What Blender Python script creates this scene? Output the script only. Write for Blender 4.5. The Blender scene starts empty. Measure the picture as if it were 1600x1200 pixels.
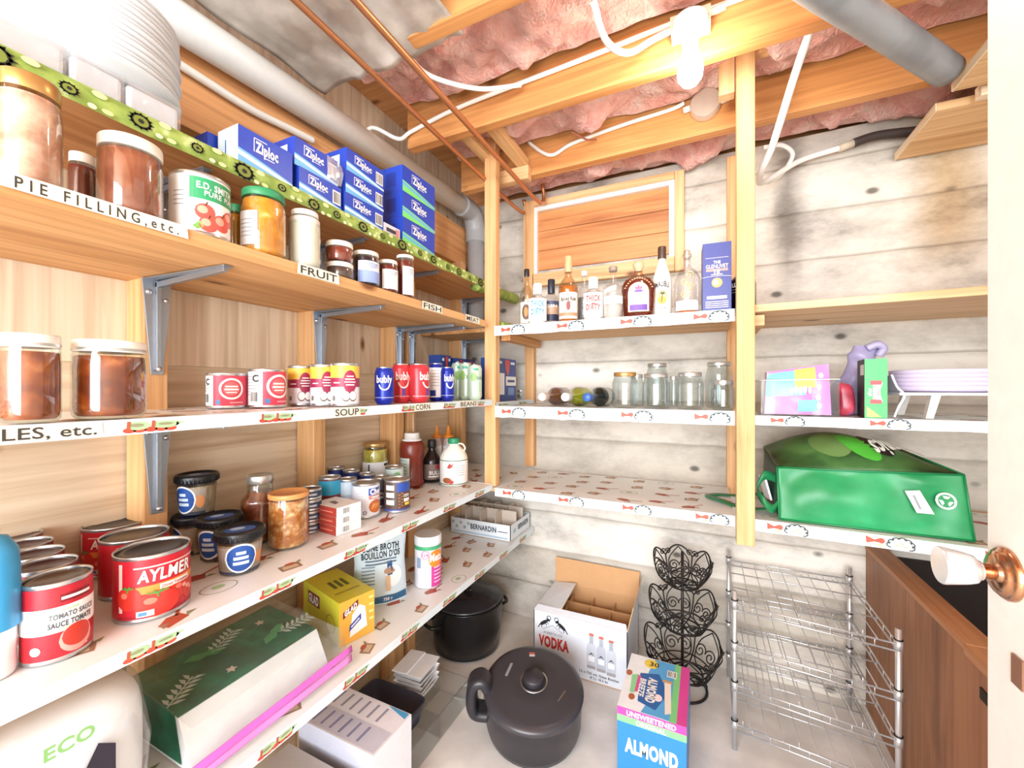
import bpy, bmesh, math, random
from math import pi, sin, cos, atan, atan2, asin, tan, sqrt, radians
from mathutils import Vector, Matrix, noise

SC = bpy.context.scene
COL = SC.collection
random.seed(4)

# ---------------------------------------------------------------- camera, world, lights, exposure
FPX = 640.0                       # focal length in pixels of a 1600 wide frame
CZ = 1.20                         # eye height
TH = radians(25.26)               # camera turned left of the +Y axis
S_, C_ = sin(TH), cos(TH)
cd = bpy.data.cameras.new('camera'); cam = bpy.data.objects.new('camera', cd); COL.objects.link(cam)
cd.sensor_width = 36; cd.lens = 36 * FPX / 1600; cd.shift_y = 6 / 1600; cd.clip_start = .02
cam.location = (0, 0, CZ); cam.rotation_euler = (pi/2, 0, TH)
SC.camera = cam
w = bpy.data.worlds.new('room_light'); SC.world = w; w.use_nodes = True
w.node_tree.nodes['Background'].inputs[0].default_value = (.90, .95, 1.0, 1)
w.node_tree.nodes['Background'].inputs[1].default_value = 1.0
def area(name, loc, rot, sx, sy, power, col=(1, 1, 1)):
    l = bpy.data.lights.new(name, 'AREA'); l.shape = 'RECTANGLE'; l.size = sx; l.size_y = sy
    l.energy = power; l.color = col
    o = bpy.data.objects.new(name, l); COL.objects.link(o); o.location = loc; o.rotation_euler = rot
    return o
area('fill_light', (-.10, -2.1, 1.40), (radians(89), 0, radians(6)), 2.3, 2.1, 118, (.88, .94, 1))  # added soft fill from behind the camera; no lamp stands there
SC.view_settings.view_transform = 'Standard'; SC.view_settings.look = 'None'
SC.view_settings.gamma = 1; SC.view_settings.use_curve_mapping = False
SC.view_settings.exposure = 0.92

# ---------------------------------------------------------------- where a sight line meets a plane of the room
def ray(u, v=606.0):
    a = (u - 800) / FPX; b = (606 - v) / FPX
    return (-S_ + a * C_, C_ + a * S_, b)
def onX(u, v, x):
    d = ray(u, v); t = x / d[0]; return Vector((x, t * d[1], CZ + t * d[2]))
def onY(u, v, y):
    d = ray(u, v); t = y / d[1]; return Vector((t * d[0], y, CZ + t * d[2]))
def onZ(u, v, z):
    d = ray(u, v); t = (z - CZ) / d[2]; return Vector((t * d[0], t * d[1], z))
def fwd(p): return -S_ * p[0] + C_ * p[1]

LX, LXG = -.80, -.90              # front edges of the left shelves (the top one is narrower)
WX, WY = -1.21, 1.97              # left wall, back wall
BY = 1.50                         # front edge of the back shelves
ZG, Z2, ZM, ZL, ZB = 1.686, 1.475, 1.152, .80, .484        # tops of the left shelves
BT, BM, BL = 1.455, 1.125, .7875                            # tops of the back shelves

def cyl_at(u0, u1, vtop, z, gapL=None, gapB=None, vbase=None, front=None):
    """round thing between two sight lines standing on height z: centre, radius, height, angle facing the eye"""
    p0, p1 = atan((u0-800)/FPX), atan((u1-800)/FPX)
    pc, hf = (p0+p1)/2, (p1-p0)/2
    kx, ky = -S_*cos(pc)+C_*sin(pc), C_*cos(pc)+S_*sin(pc)
    if vbase is not None:
        ff = (z-CZ)*FPX/(606-vbase); rho = ff/cos(pc)/(1-sin(hf))
    elif gapL is not None:
        fx = LX if front is None else front
        rho = (fx-gapL)/(kx+sin(hf))
    else:
        rho = ((BY if front is None else front)+gapB)/(ky-sin(hf))
    r = rho*sin(hf); f = rho*cos(pc)
    H = CZ + (606-vtop)*f/FPX - z
    return Vector((rho*kx, rho*ky, z)), r, H, atan2(-ky, -kx)

# ---------------------------------------------------------------- materials
MATS = {}
def lin(h):
    h = h.lstrip('#'); c = [int(h[i:i+2], 16)/255 for i in (0, 2, 4)]
    return tuple(x/12.92 if x <= .04045 else ((x+.055)/1.055)**2.4 for x in c) + (1,)
def new_mat(name):
    m = bpy.data.materials.new(name); m.use_nodes = True
    nt = m.node_tree; return m, nt, nt.nodes['Principled BSDF']
def N(nt, t, **kw):
    n = nt.nodes.new(t)
    for k, v in kw.items():
        if k in n.inputs.keys(): n.inputs[k].default_value = v
        else: setattr(n, k, v)
    return n
def ramp(nt, stops, src):
    r = nt.nodes.new('ShaderNodeValToRGB'); e = r.color_ramp.elements
    while len(e) < len(stops): e.new(.5)
    for el, (p, c) in zip(e, stops): el.position = p; el.color = lin(c)
    nt.links.new(src, r.inputs[0]); return r.outputs[0]
def plain(hexc, rough=.5, metal=0.0, var=.06, scale=40, alpha=None):
    k = ('p', hexc, rough, metal, var, alpha)
    if k in MATS: return MATS[k]
    m, nt, b = new_mat('plain_'+hexc)
    c = lin(hexc)
    tc = N(nt, 'ShaderNodeTexCoord'); no = N(nt, 'ShaderNodeTexNoise', Scale=scale)
    nt.links.new(tc.outputs['Object'], no.inputs['Vector'])
    mx = N(nt, 'ShaderNodeMix', data_type='RGBA')
    mx.inputs[6].default_value = tuple(x*(1-var) for x in c[:3])+(1,)
    mx.inputs[7].default_value = tuple(min(1, x*(1+var)) for x in c[:3])+(1,)
    nt.links.new(no.outputs['Fac'], mx.inputs[0]); nt.links.new(mx.outputs[2], b.inputs['Base Color'])
    b.inputs['Roughness'].default_value = rough; b.inputs['Metallic'].default_value = metal
    if alpha is not None: b.inputs['Alpha'].default_value = alpha
    MATS[k] = m; return m
def speckle(a, bcol, scale=60, rough=.35, ccol=None, lo=.4, hi=.6):
    k = ('s', a, bcol, scale, rough, ccol, lo, hi)
    if k in MATS: return MATS[k]
    m, nt, b = new_mat('mottled_'+a)
    tc = N(nt, 'ShaderNodeTexCoord'); no = N(nt, 'ShaderNodeTexNoise', Scale=scale, Detail=4.0)
    nt.links.new(tc.outputs['Object'], no.inputs['Vector'])
    st = [(lo, a), (hi, bcol)] + ([(min(1, hi+.12), ccol)] if ccol else [])
    nt.links.new(ramp(nt, st, no.outputs['Fac']), b.inputs['Base Color'])
    b.inputs['Roughness'].default_value = rough
    MATS[k] = m; return m
def wood(c1, c2, axis='y', scale=9, stretch=9, rough=.6, knots=True, dark='#7a4a28'):
    k = ('w', c1, c2, axis, scale, stretch, knots)
    if k in MATS: return MATS[k]
    m, nt, b = new_mat('wood_'+c1)
    tc = N(nt, 'ShaderNodeTexCoord'); mp = N(nt, 'ShaderNodeMapping')
    sc = [scale]*3; sc['xyz'.index(axis)] = scale/stretch
    mp.inputs['Scale'].default_value = sc
    nt.links.new(tc.outputs['Object'], mp.inputs[0])
    no = N(nt, 'ShaderNodeTexNoise', Scale=1.0, Detail=6.0, Roughness=.6, Distortion=.7)
    nt.links.new(mp.outputs[0], no.inputs['Vector'])
    col = ramp(nt, [(.30, c2), (.50, c1), (.66, c1), (.80, c2)], no.outputs['Fac'])
    mp3 = N(nt, 'ShaderNodeMapping'); s3 = [scale*9.0]*3; s3['xyz'.index(axis)] = scale/stretch*2.2
    mp3.inputs['Scale'].default_value = s3; nt.links.new(tc.outputs['Object'], mp3.inputs[0])
    n3 = N(nt, 'ShaderNodeTexNoise', Scale=1.0, Detail=3.0, Distortion=.4); nt.links.new(mp3.outputs[0], n3.inputs['Vector'])
    gx = N(nt, 'ShaderNodeMix', data_type='RGBA', blend_type='MULTIPLY'); gx.inputs[0].default_value = .55
    nt.links.new(col, gx.inputs[6]); nt.links.new(ramp(nt, [(.3, '#c9b39c'), (.6, '#ffffff')], n3.outputs['Fac']), gx.inputs[7]); col = gx.outputs[2]
    if knots:
        mp2 = N(nt, 'ShaderNodeMapping'); s2 = [7.0]*3; s2['xyz'.index(axis)] = 3.2
        mp2.inputs['Scale'].default_value = s2
        nt.links.new(tc.outputs['Object'], mp2.inputs[0])
        vo = N(nt, 'ShaderNodeTexVoronoi', Scale=1.0); nt.links.new(mp2.outputs[0], vo.inputs['Vector'])
        kr = ramp(nt, [(.05, '#ffffff'), (.12, '#000000')], vo.outputs['Distance'])
        mx = N(nt, 'ShaderNodeMix', data_type='RGBA'); mx.inputs[7].default_value = lin(dark)
        nt.links.new(kr, mx.inputs[0]); nt.links.new(col, mx.inputs[6]); col = mx.outputs[2]
    nt.links.new(col, b.inputs['Base Color']); b.inputs['Roughness'].default_value = rough
    MATS[k] = m; return m
def glass(tint='#ffffff', name='thin_glass', gloss=.06, strength=.9, rough=.03, haze=None):
    k = ('g', tint, gloss, strength, haze)
    if k in MATS: return MATS[k]
    m, nt, b = new_mat(name); nt.nodes.remove(b)
    out = nt.nodes['Material Output']
    tr = N(nt, 'ShaderNodeBsdfTransparent'); tr.inputs[0].default_value = lin(tint)
    gl = N(nt, 'ShaderNodeBsdfGlossy', Roughness=rough)
    lw = N(nt, 'ShaderNodeLayerWeight', Blend=.35)
    mt = N(nt, 'ShaderNodeMath', operation='MULTIPLY_ADD'); mt.inputs[1].default_value = strength*.55; mt.inputs[2].default_value = gloss
    nt.links.new(lw.outputs['Facing'], mt.inputs[0])
    mx = N(nt, 'ShaderNodeMixShader'); nt.links.new(mt.outputs[0], mx.inputs[0])
    src = tr.outputs[0]
    if haze:
        df = N(nt, 'ShaderNodeBsdfDiffuse'); df.inputs[0].default_value = lin(haze[0])
        m2 = N(nt, 'ShaderNodeMixShader'); m2.inputs[0].default_value = haze[1]
        nt.links.new(src, m2.inputs[1]); nt.links.new(df.outputs[0], m2.inputs[2]); src = m2.outputs[0]
    nt.links.new(src, mx.inputs[1]); nt.links.new(gl.outputs[0], mx.inputs[2])
    nt.links.new(mx.outputs[0], out.inputs[0])
    MATS[k] = m; return m
def emit(hexc, strength):
    k = ('e', hexc, strength)
    if k in MATS: return MATS[k]
    m, nt, b = new_mat('glowing'); b.inputs['Emission Color'].default_value = lin(hexc)
    b.inputs['Emission Strength'].default_value = strength; MATS[k] = m; return m

# ---------------------------------------------------------------- mesh building
class MB:
    def __init__(s): s.v, s.f, s.fm, s.fs, s.mats = [], [], [], [], []
    def mi(s, m):
        if m not in s.mats: s.mats.append(m)
        return s.mats.index(m)
    def add(s, vs, fs, m, smooth=False):
        o = len(s.v); s.v += [tuple(p) for p in vs]; i = s.mi(m)
        for f in fs: s.f.append(tuple(o+k for k in f)); s.fm.append(i); s.fs.append(smooth)
        return s
    def box(s, x0, y0, z0, x1, y1, z1, m):
        v = [(x0,y0,z0),(x1,y0,z0),(x1,y1,z0),(x0,y1,z0),(x0,y0,z1),(x1,y0,z1),(x1,y1,z1),(x0,y1,z1)]
        return s.add(v, [(0,3,2,1),(4,5,6,7),(0,1,5,4),(1,2,6,5),(2,3,7,6),(3,0,4,7)], m)
    def beam(s, a, b, wv, hv, m):
        """bar from a to b with half-width vectors wv and hv"""
        a, b, wv, hv = Vector(a), Vector(b), Vector(wv), Vector(hv)
        v = [p+i*wv+j*hv for p in (a, b) for i, j in ((-1,-1),(1,-1),(1,1),(-1,1))]
        return s.add(v, [(3,2,1,0),(4,5,6,7),(0,1,5,4),(1,2,6,5),(2,3,7,6),(3,0,4,7)], m)
    def hexa(s, c8, m):
        return s.add(c8, [(0,3,2,1),(4,5,6,7),(0,1,5,4),(1,2,6,5),(2,3,7,6),(3,0,4,7)], m)
    def lathe(s, prof, m, seg=32, c=(0,0,0), sx=1.0, sy=1.0, smooth=True, cap0=True, cap1=True):
        n = len(prof); vs = []
        for (r, z) in prof:
            for k in range(seg):
                a = 2*pi*k/seg; vs.append((c[0]+sx*r*cos(a), c[1]+sy*r*sin(a), c[2]+z))
        fs = [(i*seg+k, i*seg+(k+1)%seg, (i+1)*seg+(k+1)%seg, (i+1)*seg+k) for i in range(n-1) for k in range(seg)]
        s.add(vs, fs, m, smooth)
        if cap0: s.add([vs[k] for k in range(seg)], [tuple(reversed(range(seg)))], m)
        if cap1: s.add([vs[(n-1)*seg+k] for k in range(seg)], [tuple(range(seg))], m)
        return s
    def tube(s, pts, r, m, seg=8, closed=False, r2=None):
        P = [Vector(p) for p in pts]; n = len(P); vs = []; up = Vector((.13, .21, .97)); last = None
        for i in range(n):
            t = (P[(i+1) % n]-P[i-1]) if closed else (P[min(i+1, n-1)]-P[max(i-1, 0)])
            if t.length < 1e-9: t = Vector((0, 0, 1))
            t.normalize()
            if last is None:
                nn = t.cross(up)
                if nn.length < .1: nn = t.cross(Vector((1, 0, 0)))
            else: nn = last - t*last.dot(t)
            nn.normalize(); last = nn; bb = t.cross(nn)
            rr = r if r2 is None else r+(r2-r)*i/(n-1)
            for k in range(seg):
                a = 2*pi*k/seg; vs.append(P[i]+rr*(cos(a)*nn+sin(a)*bb))
        m_ = n if closed else n-1
        fs = [(i*seg+k, i*seg+(k+1)%seg, ((i+1)%n)*seg+(k+1)%seg, ((i+1)%n)*seg+k) for i in range(m_) for k in range(seg)]
        if not closed: fs += [tuple(reversed(range(seg))), tuple((n-1)*seg+k for k in range(seg))]
        return s.add(vs, fs, m, True)
    def grid(s, fn, nu, nv, m, smooth=True):
        vs = [fn(i/nu, j/nv) for j in range(nv+1) for i in range(nu+1)]
        fs = [(j*(nu+1)+i, j*(nu+1)+i+1, (j+1)*(nu+1)+i+1, (j+1)*(nu+1)+i) for j in range(nv) for i in range(nu)]
        return s.add(vs, fs, m, smooth)
    def ball(s, c, r, m, seg=20, sz=1.0, sx=1.0, sy=1.0):
        n = seg//2
        return s.lathe([(max(r*sin(pi*i/n), 1e-5), -r*sz*cos(pi*i/n)) for i in range(n+1)], m, seg, c, sx, sy, cap0=False, cap1=False)
    # --- printed shapes: mp(s, t, layer) maps print coordinates to space
    def strip(s, mp, s0, s1, lo, hi, m, lay=1, n=None, smooth=False):
        n = n or max(1, int(abs(s1-s0)/.006))
        n = min(n, 48); vs = []
        for i in range(n+1):
            q = s0+(s1-s0)*i/n
            a = lo(q) if callable(lo) else lo; b = hi(q) if callable(hi) else hi
            vs += [mp(q, a, lay), mp(q, b, lay)]
        return s.add(vs, [(2*i, 2*i+2, 2*i+3, 2*i+1) for i in range(n)], m, smooth)
    def rect(s, mp, cs, ct, w_, h, m, lay=1): return s.strip(mp, cs-w_/2, cs+w_/2, ct-h/2, ct+h/2, m, lay)
    def disc(s, mp, cs, ct, rs, rt, m, lay=1, n=20):
        f = lambda q: rt*sqrt(max(0, 1-((q-cs)/rs)**2))
        return s.strip(mp, cs-rs, cs+rs, lambda q: ct-f(q), lambda q: ct+f(q), m, lay, n)
    def cdisc(s, mp, cs, ct, rs, rt, m, lay=1, n=20, k=5, rot=0.0):
        vs = [mp(cs, ct, lay)]
        for j in range(1, k+1):
            for i in range(n):
                a = 2*pi*i/n; x, y = rs*j/k*cos(a), rt*j/k*sin(a); vs.append(mp(cs+x*cos(rot)-y*sin(rot), ct+x*sin(rot)+y*cos(rot), lay))
        fs = [(0, 1+i, 1+(i+1) % n) for i in range(n)]+[(1+(j-1)*n+i, 1+j*n+i, 1+j*n+(i+1) % n, 1+(j-1)*n+(i+1) % n) for j in range(1, k) for i in range(n)]
        return s.add(vs, fs, m)
    def ring(s, mp, cs, ct, rs, rt, wd, m, lay=1, n=28, a0=0.0, a1=2*pi):
        vs = []
        for i in range(n+1):
            a = a0+(a1-a0)*i/n
            vs += [mp(cs+rs*cos(a), ct+rt*sin(a), lay), mp(cs+(rs-wd)*cos(a), ct+(rt-wd)*sin(a), lay)]
        return s.add(vs, [(2*i, 2*i+2, 2*i+3, 2*i+1) for i in range(n)], m)
    def poly(s, mp, pts, m, lay=1): return s.add([mp(a, b, lay) for a, b in pts], [tuple(range(len(pts)))], m)
    def line(s, mp, p, q, wd, m, lay=1):
        d = Vector((q[0]-p[0], q[1]-p[1])); d.normalize(); n = Vector((-d.y, d.x))*wd/2
        return s.poly(mp, [(p[0]+n.x, p[1]+n.y), (q[0]+n.x, q[1]+n.y), (q[0]-n.x, q[1]-n.y), (p[0]-n.x, p[1]-n.y)], m, lay)
    def text(s, mp, st, cs, ct, h, m, lay=2, width=None, bold=.02, shear=0.0, arc=None, slope=0.0, align='c'):
        vs, fs, W = glyphs(st, bold, shear)
        k = h; kx = h if width is None else width/W
        vs, fs = sliced(vs, fs, .006/kx)
        off = W*kx/2 if align == 'c' else 0
        out = []
        for (x, y) in vs:
            a, b = cs+x*kx-off, ct+y*k-h/2
            if arc: b += -arc*((a-cs)/(W*kx/2))**2
            b += slope*(a-cs)
            out.append(mp(a, b, lay))
        return s.add(out, fs, m)
    def barcode(s, mp, cs, ct, w_, h, lay=2):
        wm, bm = plain('#f6f6f4', .6), plain('#2a2a2c', .6)
        s.rect(mp, cs, ct, w_, h, wm, lay); rnd = random.Random(int(cs*9999)+7)
        x = cs-w_*.42
        while x < cs+w_*.4:
            q = w_*rnd.choice((.03, .05, .08)); s.rect(mp, x+q/2, ct, q, h*.8, bm, lay+1); x += q+w_*rnd.choice((.04, .07))
        return s
    def build(s, name, parent=None, loc=None, bevel=0, solid=0, sub=0, seg=2):
        me = bpy.data.meshes.new(name); me.from_pydata([tuple(p) for p in s.v], [], s.f)
        for m in s.mats: me.materials.append(m)
        me.polygons.foreach_set('material_index', s.fm); me.polygons.foreach_set('use_smooth', s.fs)
        me.update()
        o = bpy.data.objects.new(name, me); COL.objects.link(o)
        if parent is not None: o.parent = parent
        if loc is not None: o.location = loc
        if solid: q = o.modifiers.new('thickness', 'SOLIDIFY'); q.thickness = solid; q.offset = 0
        if bevel: q = o.modifiers.new('edge', 'BEVEL'); q.width = bevel; q.segments = seg; q.limit_method = 'ANGLE'; q.angle_limit = radians(40)
        if sub: q = o.modifiers.new('smooth', 'SUBSURF'); q.levels = sub; q.render_levels = sub
        return o
GL = {}
def sliced(vs, fs, step):
    """cut glyph faces into narrow columns so that they follow a curved surface"""
    V, F = [], []
    def clip(P, x, keep):
        out = []
        for i in range(len(P)):
            a, b = P[i], P[(i+1) % len(P)]; ia, ib = (a[0] <= x) == keep or a[0] == x, (b[0] <= x) == keep or b[0] == x
            if ia: out.append(a)
            if ia != ib and a[0] != b[0]: q = (x-a[0])/(b[0]-a[0]); out.append((x, a[1]+q*(b[1]-a[1])))
        return out
    for f in fs:
        P = [vs[i] for i in f]; lo, hi = min(p[0] for p in P), max(p[0] for p in P); n = min(12, int((hi-lo)/step)+1)
        for k in range(n):
            Q = P
            if k > 0: Q = clip(Q, lo+(hi-lo)*k/n, False)
            if k < n-1 and len(Q) > 2: Q = clip(Q, lo+(hi-lo)*(k+1)/n, True)
            if len(Q) > 2: F.append(tuple(range(len(V), len(V)+len(Q)))); V += Q
    return V, F
def glyphs(st, bold=.02, shear=0.0):
    k = (st, bold, shear)
    if k in GL: return GL[k]
    cu = bpy.data.curves.new('lettering', 'FONT'); cu.body = st; cu.size = 1.0; cu.offset = bold; cu.shear = shear; cu.resolution_u = 3; cu.space_character = 1+2.4*bold
    ob = bpy.data.objects.new('lettering', cu)
    me = ob.to_mesh()
    vs = [(v.co.x, v.co.y) for v in me.vertices]; fs = [tuple(p.vertices) for p in me.polygons]
    ob.to_mesh_clear(); bpy.data.objects.remove(ob); bpy.data.curves.remove(cu)
    x0 = min(a for a, b in vs); x1 = max(a for a, b in vs)
    cap = .70
    vs = [(a-x0, b)for a, b in vs]; vs = [(a/cap, b/cap) for a, b in vs]
    GL[k] = (vs, fs, (x1-x0)/cap); return GL[k]
LAY = .00035
def flat(o, sd, td):
    o, sd, td = Vector(o), Vector(sd).normalized(), Vector(td).normalized(); n = sd.cross(td)
    return lambda s, t, l=1: o+sd*s+td*t+n*(LAY*l)
def wrap(r, z0=0.0, ang=0.0, e=1.0, taper=0.0, H=1.0):
    """print wrapped round a cylinder facing +x"""
    def f(s, t, l=1):
        rr = r+taper*(t/H)+LAY*l; a = ang+s/r
        return Vector((rr*cos(a), e*rr*sin(a), z0+t))
    return f

def tag(o, label=None, cat=None, group=None, kind=None):
    if label: o['label'] = label
    if cat: o['category'] = cat
    if group: o['group'] = group
    if kind: o['kind'] = kind
    return o
def thing(name, label, cat, loc=(0, 0, 0), rz=0.0, group=None):
    o = bpy.data.objects.new(name, None); COL.objects.link(o); o.empty_display_size = .05
    o.location = loc; o.rotation_euler = (0, 0, rz)
    return tag(o, label, cat, group)
def dup(root, loc, rz=None, label=None):
    r = root.copy(); COL.objects.link(r); r.location = loc
    if rz is not None: r.rotation_euler = (0, 0, rz)
    if label: r['label'] = label
    for ch in list(root.children):
        c = ch.copy(); COL.objects.link(c); c.parent = r
        for g in list(ch.children):
            d = g.copy(); COL.objects.link(d); d.parent = c
    return r

WHITE, BLACK = plain('#f2f2f0', .55), plain('#17171a', .5)
METAL = plain('#b9bec4', .3, 1.0); TIN = plain('#c6c8ca', .28, .9); DARKLID = plain('#4a474a', .35, .7)
GREY = plain('#8d9096', .6); INK = plain('#33343a', .6)
PINE, PINE2 = '#eec493', '#cf9a63'
# ---------------------------------------------------------------- the room
def concrete():
    m, nt, b = new_mat('board_formed_concrete')
    L = nt.links.new
    tc = N(nt, 'ShaderNodeTexCoord'); sep = N(nt, 'ShaderNodeSeparateXYZ'); L(tc.outputs['Object'], sep.inputs[0])
    mp = N(nt, 'ShaderNodeMapping'); mp.inputs['Scale'].default_value = (2.2, 2.2, 4.2); L(tc.outputs['Object'], mp.inputs[0])
    n1 = N(nt, 'ShaderNodeTexNoise', Scale=1.3, Detail=8.0, Roughness=.68); L(mp.outputs[0], n1.inputs['Vector'])
    col = ramp(nt, [(.26, '#8f8a84'), (.42, '#cdc7bd'), (.56, '#e7e1d6'), (.75, '#efe9df')], n1.outputs['Fac'])
    # form board courses
    zz = N(nt, 'ShaderNodeMath', operation='MULTIPLY_ADD'); zz.inputs[1].default_value = 1/.19; L(sep.outputs['Z'], zz.inputs[0])
    n2 = N(nt, 'ShaderNodeTexNoise', Scale=5.0); L(tc.outputs['Object'], n2.inputs['Vector'])
    q = N(nt, 'ShaderNodeMath', operation='MULTIPLY'); q.inputs[1].default_value = .07; L(n2.outputs['Fac'], q.inputs[0]); L(q.outputs[0], zz.inputs[2])
    fr = N(nt, 'ShaderNodeMath', operation='FRACT'); L(zz.outputs[0], fr.inputs[0])
    ln = ramp(nt, [(.0, '#8a857f'), (.025, '#a9a49c'), (.06, '#ffffff'), (.9, '#ffffff'), (1, '#d8d4cc')], fr.outputs[0])
    fl = N(nt, 'ShaderNodeMath', operation='FLOOR'); L(zz.outputs[0], fl.inputs[0])
    wn = N(nt, 'ShaderNodeTexWhiteNoise', noise_dimensions='1D'); L(fl.outputs[0], wn.inputs['W'])
    tone = ramp(nt, [(0, '#cfcac3'), (1, '#ffffff')], wn.outputs[0])
    def mul(a, bb, f=1.0):
        x = N(nt, 'ShaderNodeMix', data_type='RGBA', blend_type='MULTIPLY'); x.inputs[0].default_value = f
        L(a, x.inputs[6]); L(bb, x.inputs[7]); return x.outputs[2]
    col = mul(mul(col, ln, .55), tone, .8)
    # knot prints
    mpk = N(nt, 'ShaderNodeMapping'); mpk.inputs['Scale'].default_value = (5, 5, 8); L(tc.outputs['Object'], mpk.inputs[0])
    vo = N(nt, 'ShaderNodeTexVoronoi', Scale=1.0); L(mpk.outputs[0], vo.inputs['Vector'])
    col = mul(col, ramp(nt, [(.06, '#4c4844'), (.13, '#ffffff')], vo.outputs['Distance']), .8)
    # an old damp streak with its own outline and a rusty one further right
    def streak(x0, wdt, z0, c, col):
        a = N(nt, 'ShaderNodeMath', operation='SUBTRACT'); a.inputs[1].default_value = x0; L(sep.outputs['X'], a.inputs[0])
        ab = N(nt, 'ShaderNodeMath', operation='ABSOLUTE'); L(a.outputs[0], ab.inputs[0])
        ns = N(nt, 'ShaderNodeMath', operation='MULTIPLY_ADD'); ns.inputs[1].default_value = wdt*1.6; L(n1.outputs['Fac'], ns.inputs[0]); L(ab.outputs[0], ns.inputs[2])
        s1 = N(nt, 'ShaderNodeMapRange', interpolation_type='SMOOTHSTEP'); s1.inputs[1].default_value = wdt*.7; s1.inputs[2].default_value = wdt*2.0; s1.inputs[3].default_value = 1; s1.inputs[4].default_value = 0
        L(ns.outputs[0], s1.inputs[0])
        s2 = N(nt, 'ShaderNodeMapRange', interpolation_type='SMOOTHSTEP'); s2.inputs[1].default_value = z0; s2.inputs[2].default_value = z0+.25; L(sep.outputs['Z'], s2.inputs[0])
        mm = N(nt, 'ShaderNodeMath', operation='MULTIPLY'); L(s1.outputs[0], mm.inputs[0]); L(s2.outputs[0], mm.inputs[1])
        x = N(nt, 'ShaderNodeMix', data_type='RGBA', blend_type='MULTIPLY'); x.inputs[7].default_value = lin(c)
        L(mm.outputs[0], x.inputs[0]); L(col, x.inputs[6]); return x.outputs[2]
    col = streak(.30, .075, 1.5, '#b0adab', col)
    col = streak(.78, .13, 1.55, '#e6cfb0', col)
    L(col, b.inputs['Base Color']); b.inputs['Roughness'].default_value = .85
    bp = N(nt, 'ShaderNodeBump', Strength=.35, Distance=.01); L(n1.outputs['Fac'], bp.inputs['Height']); L(bp.outputs[0], b.inputs['Normal'])
    return m
CONC = concrete()
def struct(name, mb, label=None, **k): return tag(mb.build(name, **k), label, None, None, 'structure')
struct('floor', MB().box(-1.35, -2.2, -.06, 1.5, 2.12, 0, speckle('#d3d0cb', '#e6e3de', 6, .8, '#efece8')))
struct('wall_back', MB().box(-1.35, WY, 0, 1.5, WY+.15, 2.20, CONC))
PLYV = wood('#ebdac2', '#cfb697', 'z', 5.5, 7, .65)
PLYH = wood('#e2d0b6', '#c4aa89', 'y', 5.5, 7, .65)
wl = MB()
for y0, y1 in ((-2.2, -.25), (-.247, .497), (.5, 1.38), (1.383, WY)): wl.box(WX-.03, y0, 1.256, WX, y1, 2.36, PLYV)
wl.box(WX-.03, -2.2, 0, WX-.004, WY, 1.256, PLYH); wl.box(WX-.07, -2.2, 0, WX-.031, WY, 2.36, PLYH)
struct('wall_left', wl)
struct('wall_right', MB().box(1.42, -2.2, 0, 1.5, WY, 2.36, plain('#d9d0c2', .8)))
JZ, JH = 2.135, .21
struct('ceiling', MB().box(-1.35, -2.2, JZ+JH, 1.5, 2.12, JZ+JH+.03, wood('#d8a06a', '#b67c48', 'x', 5, 8)))
struct('trim_1', MB().box(-1.35, 2.05, 2.20, 1.5, 2.12, JZ+JH, wood('#c98d58', '#a36a3c', 'x', 8, 9)))
# timber window blocked with planks
win = tag(bpy.data.objects.new('window_1', None), 'boarded basement window in a wood frame', None, None, 'structure'); COL.objects.link(win)
WP = wood('#d9935a', '#a9683a', 'x', 10, 10, .5); FR = wood('#e9bd8a', '#cf9a62', 'x', 9, 9); FRV = wood('#e9bd8b', '#cf9a62', 'z', 9, 9)
x0, x1, z0, z1 = -.775, -.145, 1.80, 2.10
pn = MB()
for k in range(3): pn.box(x0, WY-.012, z0+k*.1+.001, x1, WY+.002, z0+k*.1+.099, WP)
pn.build('plank_panel', win, bevel=.002)
wf = MB(); WHT = plain('#f4f2ee', .5)
wf.box(x0-.022, WY-.03, z0-.02, x0, WY-.001, z1+.02, WHT); wf.box(x1, WY-.03, z0-.02, x1+.022, WY-.001, z1+.02, WHT)
wf.box(x0, WY-.03, z1, x1, WY-.001, z1+.02, WHT)
wf.build('white_trim', win)
for a in ((x0-.075, z0-.085, x0-.023, z1+.055), (x1+.023, z0-.085, x1+.062, z1+.055)):
    MB().box(a[0], WY-.035, a[1], a[2], WY-.001, a[3], FRV).build('casing', win, bevel=.002)
MB().box(x0-.022, WY-.04, z0-.085, x1+.022, WY-.001, z0-.021, FR).build('sill_board', win, bevel=.002)
MB().box(x0-.022, WY-.035, z1+.021, x1+.022, WY-.001, z1+.055, FR).build('casing', win, bevel=.002)

# studs on the left wall
STUD = wood('#e2b27c', '#c18a55', 'z', 9, 9)
STUDS = [(.475, .52), (.912, .957), (1.29, 1.345), (1.372, 1.42), (1.79, 1.83)]
for i, (a, b) in enumerate(STUDS):
    o = MB().box(WX+.001, a, 0, -1.13, b, 1.85, STUD).build('wall_stud', bevel=.002)
    tag(o, ['wooden wall stud behind the two big jars of brown preserve', 'wooden wall stud behind the coconut milk cans',
            'left stud of the doubled pair behind the blue and red drink cans', 'right stud of the doubled pair behind the blue and red drink cans',
            'wooden wall stud nearest the back corner, behind the carton drinks'][i], 'stud', 'studs on the left wall')
tag(MB().box(WX+.001, -.6, 1.852, -1.172, WY-.01, 2.055, wood('#e8ae76', '#c98850', 'y', 8, 9)).build('ledger_board', bevel=.002),
    'long orange wood ledger board on the left wall above the zip bag boxes', 'board')
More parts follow.
